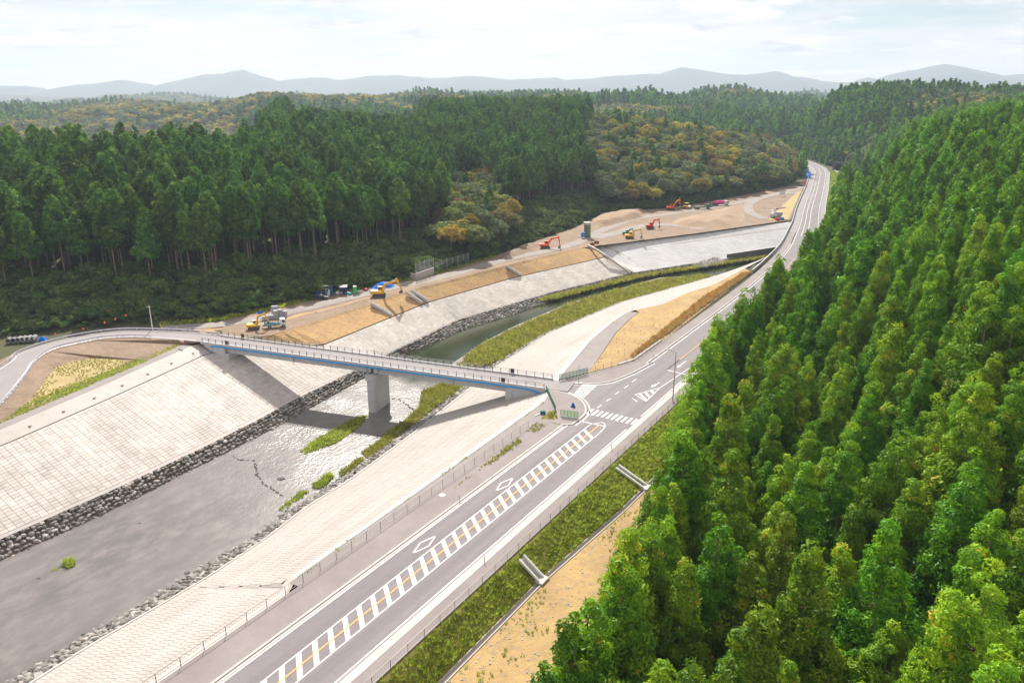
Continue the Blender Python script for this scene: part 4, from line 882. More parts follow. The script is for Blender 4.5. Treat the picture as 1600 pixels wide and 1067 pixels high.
# ---------------------------------------------------------------- building-site vehicles and gear
def stadium(L, h, n=6): r = h / 2; return [(L / 2 - r + r * math.sin(t), r - r * math.cos(t)) for t in np.linspace(0, math.pi, n)] + [(-L / 2 + r - r * math.sin(t), r + r * math.cos(t)) for t in np.linspace(0, math.pi, n)]
def excavator(label, loc, rz, col, scale=1.0, boom=((.9,1.7),(2.6,4.6),(5.4,5.2)), stick=(6.6,1.9), cabtop=None, swing=0.0):
    t = thing('excavator', label, 'excavator', loc, rz, 'excavators on the river works', scale)
    for y in (-1.15, 1.15):
        k = MB().prism(stadium(4.2, .95), y - .32, y + .32, 'y').build('track', M['black'], t)
        MB().prism(stadium(3.5, .5), y - .36, y + .36, 'y', (0,0,.22)).build('track_frame', M['track_grey'], k)
    MB().box((0,0,.72), (2.2,1.7,.5)).build('undercarriage', M['track_grey'], t); MB().tube((0,0,.9),(0,0,1.12),.7,n=16).build('slew_ring', M['track_grey'], t)
    MB().prism([(-2.5,1.1),(1.45,1.1),(1.45,1.7),(.4,2.0),(-2.1,2.15),(-2.6,1.9)], -1.3, 1.3, 'y').build('body', col, t, bevel=.08)
    MB().prism([(-2.75,1.15),(-2.1,1.15),(-2.1,2.2),(-2.6,2.1)], -1.25, 1.25, 'y').build('counterweight', col, t, bevel=.1)
    cb = MB().prism([(-.35,1.7),(1.5,1.7),(1.5,2.4),(1.15,3.15),(-.35,3.15)], .35, 1.3, 'y').build('cab', col if cabtop is None else cabtop, t, bevel=.05)
    MB().prism([(-.2,2.25),(1.3,2.25),(1.02,3.0),(-.2,3.0)], .33, 1.32, 'y').build('side_window', M['glass'], cb); MB().prism([(1.40,2.0),(1.53,2.0),(1.53,2.42),(1.2,3.08),(1.1,3.08)], .45, 1.2, 'y').build('windscreen', M['glass'], cb)
    (x0,z0),(x1,z1),(x2,z2) = boom; y = -.15
    mb = MB(); mb.beam((x0,y,z0),(x1,y,z1),.45,.6,h2=.8); mb.beam((x1 - .1,y,z1 - .05),(x2,y,z2),.45,.8,h2=.45); bm_ = mb.build('boom', col, t)
    MB().tube((x0+.5,y,z0-.2),((x0+x1)/2+.5,y,(z0+z1)/2-.3),.12,n=8).build('boom_cylinder', M['steel'], bm_)
    dx, dz = stick[0]-x2, stick[1]-z2; L = math.hypot(dx,dz); ux, uz = dx/L, dz/L
    st_ = MB().beam((x2-ux*.8,y,z2-uz*.8),(stick[0],y,stick[1]),.38,.6,up=Vector((1,0,0)),h2=.35).build('stick', col, t)
    MB().tube((x1+1.0,y,z1+.55),(x2-ux*.7,y,z2-uz*.7),.1,n=8).build('stick_cylinder', M['steel'], st_)
    sx_, sz_ = stick; MB().prism([(sx_-.15,sz_+.15),(sx_+.3,sz_-.1),(sx_+.25,sz_-.8),(sx_-.35,sz_-1.1),(sx_-.95,sz_-.85),(sx_-.8,sz_-.35)], -.7, .4, 'y').build('bucket', M['track_grey'], t)
    return t
excavator('big yellow excavator shaping the ochre bank beside the blue tarp', G(592,464,.0) + Vector((0,.5,0)), .12, M['yellow'], .98, ((.9,1.7),(2.2,4.1),(6.0,5.1)), (7.3,2.0))
excavator('small yellow excavator with white roofed cab loading the white flatbed truck', G(397,514,.05), .25, M['yellow'], .72, ((.9,1.6),(1.9,5.0),(4.4,5.4)), (5.5,2.6), M['white_paint'])
excavator('orange excavator on dark soil beside the ochre slope crest', G(852,388,.0), .05, M['redorange'], .92, ((.9,1.7),(2.8,4.4),(5.9,4.9)), (6.6,1.2))
excavator('red excavator perched on the grey rubble by the gravel junction', G(1016,357,.3), .1, M['red'], .85, ((.9,1.7),(2.0,4.6),(4.6,4.9)), (5.3,1.4))
excavator('orange excavator parked under the trees next to the yellow roller', G(1048,328,.2), .1, M['redorange'], .95, ((.9,1.7),(2.9,4.3),(4.9,6.0)), (5.5,1.6))
excavator('yellow excavator at the top edge of the new white slab', G(984,372.5,.05), .05, M['yellow'], .85, ((.9,1.7),(2.4,4.2),(5.6,4.6)), (6.2,1.3))
excavator('green and white excavator standing just behind the yellow one on the slab edge', G(979,367,.1), .4, M['dark_green'], .7, ((.9,1.7),(2.2,3.4),(4.2,3.4)), (5.2,1.4), M['white_paint'])
def wheel(parent, x, y, r=.45, w=.3):
    k = MB().tube((x,y-w/2,r),(x,y+w/2,r),r,n=14).build('wheel', M['black'], parent); MB().tube((x,y-w/2-.015,r),(x,y+w/2+.015,r),r*.52,n=10).build('rim', M['steel'], k)
def truck(label, loc, rz, cab, bed, L=4.7, scale=1.0, load=None, tank=None, name='flatbed_truck', strp=None):
    t = thing(name, label, 'truck', loc, rz, 'trucks on the river works', scale)
    MB().box((-L*.1,0,.68),(L+1.0,.9,.25)).build('chassis', M['track_grey'], t)
    cb = MB().prism([(L*.28,.55),(L*.62,.55),(L*.63,1.35),(L*.57,2.2),(L*.52,2.3),(L*.29,2.3)], -.92, .92, 'y').build('cab', cab, t, bevel=.06)
    MB().prism([(L*.635,1.4),(L*.58,2.12),(L*.56,2.12),(L*.61,1.4)], -.8, .8, 'y').build('windscreen', M['glass'], cb)
    MB().prism([(L*.40,1.4),(L*.575,1.4),(L*.54,2.05),(L*.40,2.05)], -.935, .935, 'y').build('side_window', M['glass'], cb)
    for y in (-.65,.65): MB().box((L*.632,y,.9),(.06,.3,.18)).build('headlight', M['white_paint'], cb)
    if tank: 
        MB().tube((-L*.55,0,1.55),(L*.22,0,1.55),.8,n=18).build('tank', tank, t); MB().box((-L*.15,0,2.35),(.5,.5,.2)).build('hatch', tank, t); MB().tube((-L*.56,0,1.55),(-L*.62,0,1.4),.3,n=10).build('outlet', M['steel'], t)
    else:
        b_ = MB().box((-L*.18,0,.95),(L*.86,1.9,.12)).build('bed', bed, t); hs = .5
        for y in (-.92,.92): MB().box((-L*.18,y,1.22),(L*.86,.06,hs)).build('bed_side', strp or bed, b_)
        for x in (-L*.61,L*.25): MB().box((x,0,1.22),(.06,1.9,hs)).build('bed_end', bed, b_)
        if load: MB().prism([(-L*.58,1.0),(L*.22,1.0),(L*.15,1.42),(-L*.2,1.62),(-L*.5,1.4)], -.85, .85, 'y').build('load', load, t)
    for x in (L*.45, -L*.3) + ((-L*.5,) if L > 5.2 else ()):
        for y in (-.78,.78): wheel(t, x, y)
    return t
truck('white flatbed truck with teal side boards carrying soil', G(430,511,.05), .33, M['white_paint'], M['white_paint'], 4.7, 1.0, M['dirt'], strp=M['teal'])
truck('dump truck with green cab and grey body parked on the gravel track', G(1097,326.5,.1), .2, M['dark_green'], M['steel'], 7.0, 1.1, M['gravel'], name='dump_truck')
truck('pink tank truck parked ahead of the green cabbed dump truck', G(1126,321,.1), .2, M['white_paint'], M['pink'], 6.6, 1.15, tank=M['pink'], name='tank_truck')
truck('small white truck parked beside the crane and red boxes', G(1207,337.5,.1), 1.2, M['white_paint'], M['white_paint'], 4.7, 1.15)
ro = thing('road_roller', 'yellow road roller with a canopy between orange excavator and dump truck', 'roller', G(1073,326,.1), .2, None, 1.2)
MB().tube((1.5,-1,.65),(1.5,1,.65),.65,n=18).build('front_drum', M['steel'], ro); MB().prism([(-1.9,.6),(.7,.6),(.7,1.2),(-.4,1.35),(-1.9,1.3)], -.8, .8, 'y').build('body', M['yellow'], ro, bevel=.06)
MB().prism([(.5,.55),(2.3,.55),(2.3,.8),(.5,.8)], -1.08, 1.08, 'y').build('drum_frame', M['yellow'], ro)
for y in (-.75,.75): wheel(ro, -1.2, y, .62, .45)
for x in (-.9,.5):
    for y in (-.65,.65): MB().beam((x,y,1.2),(x,y,2.5),.07,.07).build('canopy_post', M['black'], ro)
MB().box((-.2,0,2.55),(1.9,1.6,.1)).build('canopy', M['yellow'], ro)
car = thing('parked_car', 'black car parked in front of the blue site cabin', 'car', G(502,467.5,.06), .1)
MB().prism([(-2.2,.35),(2.15,.35),(2.2,.75),(1.3,.95),(-2.15,1.0)], -.85, .85, 'y').build('body', M['black'], car, bevel=.08)
cb = MB().prism([(-2.0,.97),(1.1,.93),(.35,1.52),(-1.7,1.58)], -.76, .76, 'y').build('cabin', M['black'], car, bevel=.06)
MB().prism([(-1.75,1.02),(.8,1.0),(.3,1.42),(-1.55,1.46)], -.775, .775, 'y').build('side_window', M['glass'], cb); MB().prism([(.95,1.02),(.42,1.46),(.36,1.46),(.85,1.02)], -.66, .66, 'y').build('windscreen', M['glass'], cb)
for x in (-1.35,1.35):
    for y in (-.75,.75): wheel(car, x, y, .34, .22)
for y in (-.6,.6): MB().box((2.16,y,.7),(.08,.35,.14)).build('headlight', M['white_paint'], car)
# site cabin, shed, toilet
cbn = thing('site_cabin', 'blue clad site cabin with white framed windows and pale door', 'cabin', G(507,461,.06), .12)
wl2 = MB().box((0,0,1.4),(5.4,2.6,2.8)).build('wall', M['navy'], cbn)
MB().prism([(-1.6,2.8),(1.6,2.8),(1.6,2.9),(-1.6,3.25)], -2.95, 2.95, 'x').build('roof', M['roof_dark'], cbn)
for x in np.linspace(-2.55, 2.55, 12): MB().box((x,-1.31,1.4),(.06,.04,2.75)).build('cladding_rib', M['navy'], wl2)
wf = MB().box((.35,-1.33,1.75),(2.4,.08,1.0)).build('window_frame', M['white_paint'], cbn)
for x in (-.4,.35,1.1): MB().box((x,-1.37,1.75),(.6,.06,.75)).build('pane', M['glass'], wf)
dr = MB().box((1.45,-1.34,1.02),(.85,.08,2.0)).build('door', M['white_paint'], cbn); MB().box((1.8,-1.4,1.0),(.06,.08,.2)).build('door_handle', M['steel'], dr)
shd = thing('open_shed', 'small open fronted blue shed full of gear beside the site cabin', 'shed', G(537,459.5,.06), .12)
MB().box((0,1.0,1.2),(2.3,.08,2.4)).build('back_wall', M['navy'], shd)
for x in (-1.12,1.12): MB().box((x,0,1.2),(.08,2.0,2.4)).build('side_wall', M['navy'], shd)
MB().box((0,-1.0,2.2),(2.3,.08,.4)).build('lintel', M['navy'], shd); MB().prism([(-1.3,2.4),(1.3,2.4),(1.3,2.75),(-1.3,2.5)], -1.3, 1.3, 'x').build('roof', M['roof_dark'], shd)
for x, z, m_ in ((-.6,.35,'white_paint'),(.1,.5,'black'),(.65,.3,'steel')): MB().prism([(x-.25,0),(x+.25,0),(x+.2,z*2),(x-.2,z*2)], .1, .6, 'y').build('stored_sack', M[m_], shd)
MB().box((0,0,.03),(2.25,1.9,.06)).build('floor', M['track_grey'], shd)
tl = thing('portable_toilet', 'green portable toilet with white roof right of the open shed', 'portable toilet', G(555,459,.06), .1)
MB().box((0,0,1.15),(1.1,1.1,2.2)).build('body', M['toilet_green'], tl, bevel=.04); MB().prism([(-.6,2.25),(.6,2.25),(.5,2.55),(-.5,2.55)], -.6, .6, 'y').build('roof', M['white_paint'], tl, bevel=.05)
dr = MB().box((0,-.56,1.1),(.75,.05,1.9)).build('door', M['toilet_green'], tl); MB().box((.25,-.6,1.1),(.08,.06,.12)).build('door_handle', M['white_paint'], dr)
def sack(label, px, r, mat, z=.05, name='sack', cat='sack', h=1.2, group=None):
    t = thing(name, label, cat, G(*px, z), random.uniform(0, 3), group); n = 10; vs = []; prof_ = [(0,1.0),(.15,1.12),(.5,1.15),(.8,.95),(1.0,.5)]
    for zf, rf in prof_: vs += [(math.cos(6.283*i/n)*r*rf*random.uniform(.92,1.08), math.sin(6.283*i/n)*r*rf*random.uniform(.92,1.08), zf*r*h) for i in range(n)]
    fs = [(k*n+i, k*n+(i+1)%n, (k+1)*n+(i+1)%n, (k+1)*n+i) for k in range(4) for i in range(n)] + [tuple(range(4*n,5*n))]
    MB().add(vs, fs).build('bag', mat, t, smooth=True); MB().box((0,0,r*h*1.02),(r*.3,r*.3,r*.25)).build('tie', mat, t)
sack('pale stuffed sack between the blue cabin and the open shed', (528.5,459.5), .75, M['white_paint']); sack('white sack just right of the open shed doorway', (544,459), .5, M['white_paint']); sack('light blue drum shaped bag in front of the open shed', (546.5,461), .5, M['teal'], h=1.6)
sack('cream heap of sacking right of the green toilet', (562,457), .9, M['tan_cloth'], h=.8); sack('dark red bag beside the blue tarp', (572,454), .6, M['red']); sack('rusty brown bulk bag at the corner of the new slab', (925.5,382.5), .95, M['rust'], name='bulk_bag', cat='bulk bag', h=1.1); sack('second rusty bulk bag, the one nearer the gravel track', (932,380), .95, M['rust'], name='bulk_bag', cat='bulk bag', h=1.1)
def tarp(label, px, h, z=.05, mat=None, seed=3, fall=1.3):
    o = heap('tarpaulin', px, h, fall, mat or M['tarp'], label, 'tarpaulin', z, seed, .5); return o
tarp('blue tarpaulin draped over a pile behind the big yellow excavator', [(575,458),(580,450),(592,443),(606,443),(618,447),(612,450),(595,451)], 1.3, seed=3, fall=1.6)
tarp('flat strip of blue tarpaulin on the grass edge of the gravel track', [(399,489),(404,486),(414,484),(416,486),(411,488.5),(402,490.5)], .3, fall=.6, seed=5)
tarp('small blue tarpaulin pile at the end of the concrete pipes', [(60,533),(63,528),(68,527),(73,533)], 1.3, fall=.6, seed=6)
tarp('long blue tarpaulin on the slope beside the far highway bend', [(1256,272),(1258,264),(1265,268),(1268,277),(1262,281)], 3.0, .0, seed=7, fall=4)
# stacks of grey blocks
def block_stack(label, px, nx_, nz_, rz=.1, dz=0.0):
    t = thing('block_stack', label, 'block stack', G(*px, .05 + dz), rz, 'stacks of grey concrete blocks')
    for k in range(nz_):
        for i in range(nx_):
            mb = MB(); mb.box((i*.62 - nx_*.31 + random.uniform(-.02,.02), random.uniform(-.03,.03), .32 + k*.62), (.58, 1.3, .56), tone=random.random()); mb.box((i*.62 - nx_*.31, -.3, .62 + k*.62), (.3,.2,.1)); mb.build('block', M['grey_block'], t, tone=True)
for lab, px, a, b_ in (('tall stack of grey blocks nearest the flatbed truck cab', (433.5,498), 2, 4), ('middle tall stack of grey blocks behind the flatbed truck', (440.5,496.5), 2, 4), ('end stack of grey blocks on the ochre side', (447,495.5), 2, 3), ('rear stack of grey blocks standing behind the tall stacks', (432,491), 3, 4),
    ('low pair of grey blocks nearest the small excavator arm', (415,500.5), 2, 2), ('low pair of grey blocks in the middle of the short row', (420.5,499.5), 2, 2), ('low pair of grey blocks beside the tall stacks', (426,498.5), 2, 2)): block_stack(lab, px, a, b_)
for i in range(6):                                        # precast pipes beside the curved road
    t = thing('concrete_pipe', 'pale precast concrete pipe lying in a row beside the curved road', 'pipe', G(16 + i * 7.6, 534.5 - i * .6, .1), .25, 'row of precast concrete pipes'); n = 18; vs = []
    for y in (-1.1, 1.1):
        for r in (.62, .48): vs += [(r*math.cos(6.283*k/n), y, .62 + r*math.sin(6.283*k/n)) for k in range(n)]
    fs = []
    for k in range(n):
        j = (k+1) % n; fs += [(k, j, 2*n+j, 2*n+k), (n+j, n+k, 3*n+k, 3*n+j), (j, k, n+k, n+j), (2*n+k, 2*n+j, 3*n+j, 3*n+k)]
    MB().add(vs, fs).build('pipe', M['pipe_grey'], t); vs2 = [(x*1.1, y*.12 - 1.0, (z-.62)*1.1+.62) for x, y, z in vs]; MB().add(vs2, fs).build('socket', M['pipe_grey'], t)
# concrete chutes down the earth slope
for lab, a, b_ in (('single grey concrete stair chute on the ochre slope below the excavator', (580,474), (611,492)), ('left one of the paired concrete chutes on the ochre slope', (634,456.5), (660,473)), ('right one of the paired concrete chutes on the ochre slope', (643,453.5), (669,470.5)), ('short concrete chute on the ochre slope before the new slab', (791,415), (813,429.5))):
    A_, B_ = G(*a, .35), G(*b_, -3.1); t = thing('slope_chute', lab, 'chute', A_, group='concrete chutes on the earth slope'); d = B_ - A_; h_ = Vector((d.y, -d.x, 0)).normalized()
    for sg in (-.45, .45): MB().beam(h_*sg, d + h_*sg, .3, .8).build('side_wall', M['bridge_concrete'], t)
    MB().beam(Vector((0,0,-.25)), d + Vector((0,0,-.25)), .7, .3).build('channel', M['smooth_concrete'], t)
# retaining wall with mesh fence
rw = thing('wall_with_mesh', 'pale concrete retaining wall topped by a steel mesh fence', 'wall', G(650,437.5,.0)); A_, B_ = Vector((0,0,0)), G(678,428,.0) - G(650,437.5,.0)
MB().beam(A_ + Vector((0,0,1.0)), B_ + Vector((0,0,1.0)), .5, 2.6).build('wall', M['smooth_concrete'], rw); MB().beam(A_ + Vector((0,0,.3)), A_ + Vector((-2.0,2.4,.3)), .5, 3.4).build('wall_return', M['smooth_concrete'], rw)
def mesh_run(parent, a, b_, h, n, z0):
    for i in range(n + 1): q = a.lerp(b_, i / n); MB().tube(q + Vector((0,0,z0)), q + Vector((0,0,z0 + h)), .1, n=8).build('post', M['steel'], parent)
    mb = MB()
    for z in np.arange(.2, h, .35): mb.beam(a + Vector((0,0,z0+z)), b_ + Vector((0,0,z0+z)), .03, .03)
    L = (b_ - a).length
    for k in range(int(L / .35)): q = a.lerp(b_, k * .35 / L); mb.beam(q + Vector((0,0,z0)), q + Vector((0,0,z0+h)), .03, .03, up=Vector((1,0,0)))
    mb.build('wire_mesh', M['lamp_grey'], parent, kind='stuff', recalc=False)
mesh_run(rw, A_, B_, 3.6, 4, 2.2); MB().beam(Vector((0,-.2,3.4)), Vector((.7,-.2,2.4)), .1, .1).build('brace', M['steel'], rw)
rf = thing('mesh_fence', 'long grey mesh fence among bushes running on from the retaining wall', 'fence', G(681,427,.0)); mesh_run(rf, Vector((0,0,0)), G(732,411,.0) - G(681,427,.0), 4.0, 6, 0.0)
# shaft with tank
tw = thing('shaft_tower', 'round grey vertical shaft with pale cap at the forest edge', 'shaft', G(917,371,.0))
sh_ = MB().tube((0,0,-.2),(0,0,5.6),1.35,n=24).build('shaft', M['track_grey'], tw)
for z in (1.2,2.4,3.6,4.8): MB().tube((0,0,z),(0,0,z+.12),1.42,n=24).build('ring', M['steel'], sh_)
MB().tube((0,0,5.6),(0,0,6.5),1.6,n=24).build('cap', M['smooth_concrete'], tw); MB().tube((0,0,6.5),(0,0,6.75),1.75,n=24).build('rim', M['kerb'], tw); MB().beam((1.45,-.3,0),(1.45,-.3,5.4),.4,.05).build('lime_upright', M['lime'], tw)  # upright added in place of an unidentified lime green shape
tk = thing('water_tank', 'blue water tank on pale feet at the base of the round shaft', 'tank', G(910.5,372.5,.0)); MB().tube((0,0,.6),(0,0,2.6),.85,n=18).build('tank', M['pipe_blue'], tk); MB().tube((0,0,2.6),(0,0,2.85),.35,n=12).build('lid', M['pipe_blue'], tk)
for x, y in ((-.6,-.5),(.6,-.5),(-.6,.5),(.6,.5)): MB().box((x,y,.3),(.4,.4,.6)).build('foot', M['white_paint'], tk)
# crane corner near the highway
cr_ = thing('mobile_crane', 'grey mobile crane with dark boom beside the far highway ramp', 'crane', G(1212,341,.1), .2)
MB().box((0,0,1.0),(5.0,2.2,.8)).build('chassis', M['steel'], cr_)
for x in (-1.7,0,1.7):
    for y in (-1.0,1.0): wheel(cr_, x, y, .5, .35)
cb = MB().prism([(-2.4,1.4),(-.8,1.4),(-.8,3.0),(-2.1,3.0),(-2.4,2.3)], -.9, .9, 'y').build('cab', M['white_paint'], cr_, bevel=.05); MB().prism([(-2.42,1.9),(-2.12,2.9),(-2.06,2.9),(-2.3,1.9)], -.75, .75, 'y').build('windscreen', M['glass'], cb)
MB().tube((-1.0,0,1.4),(-1.0,0,5.0),.45,n=12).build('mast', M['white_paint'], cr_); MB().beam((-1.4,0,4.6),(5.2,0,5.4),.5,.6,h2=.3).build('boom', M['track_grey'], cr_)
MB().box((1.6,0,2.2),(3.0,1.9,1.6)).build('engine_house', M['grey_block'], cr_, tone=True)
bx_ = thing('red_container', 'small red box standing in front of the grey crane', 'box', G(1215,344.5,.1), .2); MB().box((0,0,.6),(2.0,1.2,1.1)).build('body', M['red'], bx_); MB().box((0,0,1.2),(2.1,1.3,.1)).build('lid', M['red'], bx_)
bx_ = thing('blue_container', 'small blue box right of the red one by the crane', 'box', G(1221.5,343.5,.1), .2); MB().box((0,0,.6),(1.8,1.2,1.1)).build('body', M['pipe_blue'], bx_); MB().box((0,0,1.2),(1.9,1.3,.1)).build('lid', M['pipe_blue'], bx_)
sg = thing('site_board', 'white site board on legs beside the far gravel track', 'board', G(1222,306.5,.1), .1); MB().box((0,0,2.0),(3.6,.12,2.4)).build('board', M['white_paint'], sg)
for x in (-1.5,1.5): MB().beam((x,.1,0),(x,.1,3.0),.12,.12).build('leg', M['lamp_grey'], sg)
pk = thing('pink_banner', 'bright pink banners at the track entrance of the far highway', 'banner', G(1256,292,.0)); 
for x, y in ((-.8,0),(.5,2.0)): MB().tube((x,y,0),(x,y,4.2),.06,n=6).build('pole', M['lamp_grey'], pk); MB().prism([(x,1.2),(x+1.6,1.4),(x+1.5,3.9),(x,4.1)], y-.03, y+.03, 'y').build('cloth', M['pink'], pk)

# ---------------------------------------------------------------- plants
def blades(Cn, Sz, Out, nb, bl, rs, tones, bias=0.6, flat=1.0, tj=.10):
    """clumps of small leaf faces round the centres Cn"""
    T = len(Cn); d = rs.normal(size=(T, nb, 3)) ; d /= np.linalg.norm(d, axis=2, keepdims=True); d = d + bias * Out[:, None, :]
    d /= np.linalg.norm(d, axis=2, keepdims=True); r = Sz[:, None, None] * (0.72 + 0.35 * rs.random((T, nb, 1)))
    p = Cn[:, None, :] + d * r * np.array([1, 1, flat]); nrm = d + rs.normal(size=d.shape) * .38; nrm /= np.linalg.norm(nrm, axis=2, keepdims=True)
    a = np.cross(nrm, rs.normal(size=d.shape)); a /= np.linalg.norm(a, axis=2, keepdims=True) + 1e-9; b = np.cross(nrm, a)
    L = bl * (0.7 + .6 * rs.random((T, nb, 1))); V = np.stack([p + a * L * .95, p + b * L * .30, p - a * L * .6, p - b * L * .30], 2).reshape(-1, 3)
    n = T * nb; Fq = np.arange(n * 4).reshape(n, 4); tn = np.clip(tones[:, None] + rs.normal(size=(T, nb)) * tj, 0, 1); return V, Fq, np.repeat(tn.reshape(-1), 4)
def cedar_crown(H, Rr, base, nt_, nb, bl, ts, seed, power=.85, lean=0):
    rs = np.random.default_rng(seed); u = rs.random(nt_ * 4); w = (1 - u) ** power * (0.6 + .4 * np.minimum(1, u / .18)) + .05; u = u[rs.random(len(u)) < w / w.max()][:nt_]; T = len(u)
    th = np.arange(T) * 2.39996 + rs.random(T) * .8; lob = 1 + .22 * np.sin(th * 3 + seed) + .16 * np.sin(th * 2 + u * 9 + seed * 2)
    r = Rr * ((1 - u) ** power * (.66 + .34 * np.minimum(1, u / .2)) + .035) * lob * np.sqrt(.45 + .55 * rs.random(T))
    z = H * (base + (1 - base) * u) - r * .18; c = np.stack([np.cos(th) * r, np.sin(th) * r, z], 1); o = np.stack([np.cos(th), np.sin(th), .55 + .5 * u], 1); o /= np.linalg.norm(o, axis=1, keepdims=True)
    if lean:                                   # side leaders give the crown an uneven top
        for q in range(lean):
            m_ = rs.random(T) < .30; an = rs.random() * 6.28; c[m_] = c[m_] * np.array([.62, .62, rs.uniform(.80, .93)]) + np.array([math.cos(an), math.sin(an), 0]) * Rr * rs.uniform(.25, .45)
    sz = ts * (.65 + .7 * rs.random(T)) * (.7 + .3 * (1 - u)); tones = np.clip(rs.beta(2.2, 2.2, T) * .92 + (rs.random(T) < .035) * .5, 0, 1); return blades(c, sz, o, nb, bl, rs, tones)
def lobe_crown(H, Rr, base, lobes, nt_, nb, bl, ts, seed, flat=.7):
    rs = np.random.default_rng(seed); zc = H * (base + 1) / 2; hz = H * (1 - base) / 2; L = rs.normal(size=(lobes, 3)); L /= np.linalg.norm(L, axis=1, keepdims=True); L *= (.45 + .35 * rs.random((lobes, 1))); L[:, 2] = np.abs(L[:, 2]) * 1.1 - .25
    k = rs.integers(0, lobes, nt_); d = rs.normal(size=(nt_, 3)); d[:, 2] = np.abs(d[:, 2]) - .25; d /= np.linalg.norm(d, axis=1, keepdims=True); lr = (.34 + .16 * rs.random(lobes))[k][:, None]
    c = (L[k] + d * lr) * np.array([Rr, Rr, hz]) + np.array([0, 0, zc]); lt = rs.random(lobes)[k]; tones = np.clip(.25 + .5 * lt + rs.normal(size=nt_) * .14, 0, 1); return blades(c, ts * (.7 + .6 * rs.random(nt_)), d, nb, bl, rs, tones, flat=flat)
def trunk_mb(H, r, top=.92, limbs=0, seed=0, lmin=.3, ll=1.2):
    r_ = random.Random(seed); mb = MB(); pv = Vector((0, 0, -.8)); n = 5
    for i in range(1, n + 1):
        q = Vector((r_.uniform(-.1, .1) * i * .3, r_.uniform(-.1, .1) * i * .3, H * top * i / n)); mb.tube(pv, q, r * (1 - .8 * (i - 1) / n), r * (1 - .8 * i / n), 7, cap=False); pv = q
    for i in range(limbs):
        z = H * r_.uniform(lmin, .85); a = r_.uniform(0, 6.28); l = ll * r_.uniform(.6, 1.3) * (1.1 - z / H); mb.tube((0, 0, z), (math.cos(a) * l, math.sin(a) * l, z + l * r_.uniform(-.1, .5)), r * .22, r * .06, 4, cap=False)
    return mb
def crown_mesh(name, data, mat): V, Fq, tn = data; return np_mesh(name, V, Fq, mat, {'tone': tn})
def trunk_mesh(name, mb, mat):
    me = bpy.data.meshes.new(name); me.from_pydata(mb.v, [], mb.f); me.materials.append(mat); me.polygons.foreach_set('use_smooth', [True] * len(me.polygons)); return me
PROTO = bpy.data.collections.new('plant_sources')          # never linked to the scene: only shapes for scattered stands
def proto_set(cname, items):
    c = bpy.data.collections.new(cname)
    for i, (data, mat, tmb, tmat) in enumerate(items):
        V, Fq, tn = data; nv = len(V); faces = [tuple(f) for f in Fq]
        if tmb is not None:
            V = np.vstack([V, np.array(tmb.v)]); 
        me = bpy.data.meshes.new(cname); 
        if tmb is None: me = np_mesh(cname, V, Fq, mat, {'tone': tn})
        else:
            quads_ = [f for f in tmb.f if len(f) == 4]; F2 = np.vstack([Fq, np.array(quads_) + nv]); me = np_mesh(cname, V, F2, mat, {'tone': np.concatenate([tn, np.full(len(tmb.v), .5)])}); me.materials.append(tmat)
            mi = np.zeros(len(F2), np.int32); mi[len(Fq):] = 1; me.polygons.foreach_set('material_index', mi)
        o = bpy.data.objects.new('%s_%02d' % (cname, i), me); c.objects.link(o)
    return c
def scatter(name, label, cat, pts, sc, rot, pick, coll):
    me = bpy.data.meshes.new(name); n = len(pts); me.vertices.add(n); me.vertices.foreach_set('co', np.asarray(pts, np.float32).ravel())
    a = me.attributes.new('plant_scale', 'FLOAT_VECTOR', 'POINT'); a.data.foreach_set('vector', np.asarray(sc, np.float32).ravel())
    r = np.zeros((n, 3), np.float32); r[:, 2] = rot; a = me.attributes.new('plant_turn', 'FLOAT_VECTOR', 'POINT'); a.data.foreach_set('vector', r.ravel())
    a = me.attributes.new('plant_pick', 'INT', 'POINT'); a.data.foreach_set('value', np.asarray(pick, np.int32))
    o = link(name, me, label=label, cat=cat, kind='stuff'); g = bpy.data.node_groups.new(name, 'GeometryNodeTree')
    g.interface.new_socket('Geometry', in_out='INPUT', socket_type='NodeSocketGeometry'); g.interface.new_socket('Geometry', in_out='OUTPUT', socket_type='NodeSocketGeometry')
    N = g.nodes; gi = N.new('NodeGroupInput'); go = N.new('NodeGroupOutput'); ip = N.new('GeometryNodeInstanceOnPoints'); ci_ = N.new('GeometryNodeCollectionInfo'); ci_.inputs[0].default_value = coll; ci_.inputs['Separate Children'].default_value = True; ci_.inputs['Reset Children'].default_value = True
    def na(nm, t): x = N.new('GeometryNodeInputNamedAttribute'); x.data_type = t; x.inputs[0].default_value = nm; return x.outputs[0]
    er = N.new('FunctionNodeEulerToRotation'); g.links.new(na('plant_turn', 'FLOAT_VECTOR'), er.inputs[0])
    g.links.new(gi.outputs[0], ip.inputs['Points']); g.links.new(ci_.outputs[0], ip.inputs['Instance']); ip.inputs['Pick Instance'].default_value = True
    g.links.new(na('plant_pick', 'INT'), ip.inputs['Instance Index']); g.links.new(er.outputs[0], ip.inputs['Rotation']); g.links.new(na('plant_scale', 'FLOAT_VECTOR'), ip.inputs['Scale']); g.links.new(ip.outputs[0], go.inputs[0])
    md = o.modifiers.new('plants', 'NODES'); md.node_group = g; return o
def in_view(X, Y, Z, mx=.76):
    dep = Y * CP_ + (CAMZ - Z) * SP_; up = (Y * SP_ + (Z - CAMZ) * CP_) / np.maximum(dep, 1); return (dep > 5) & (np.abs(X) / np.maximum(dep, 1) < mx) & (up > -.60)
def jgrid(x0, x1, y0, y1, st, jit=.38):
    x = np.arange(x0, x1, st); y = np.arange(y0, y1, st * .87); X, Y = np.meshgrid(x, y); X = X + (np.arange(len(y)) % 2)[:, None] * st / 2
    return (X + rng.uniform(-jit, jit, X.shape) * st).ravel(), (Y + rng.uniform(-jit, jit, X.shape) * st).ravel()

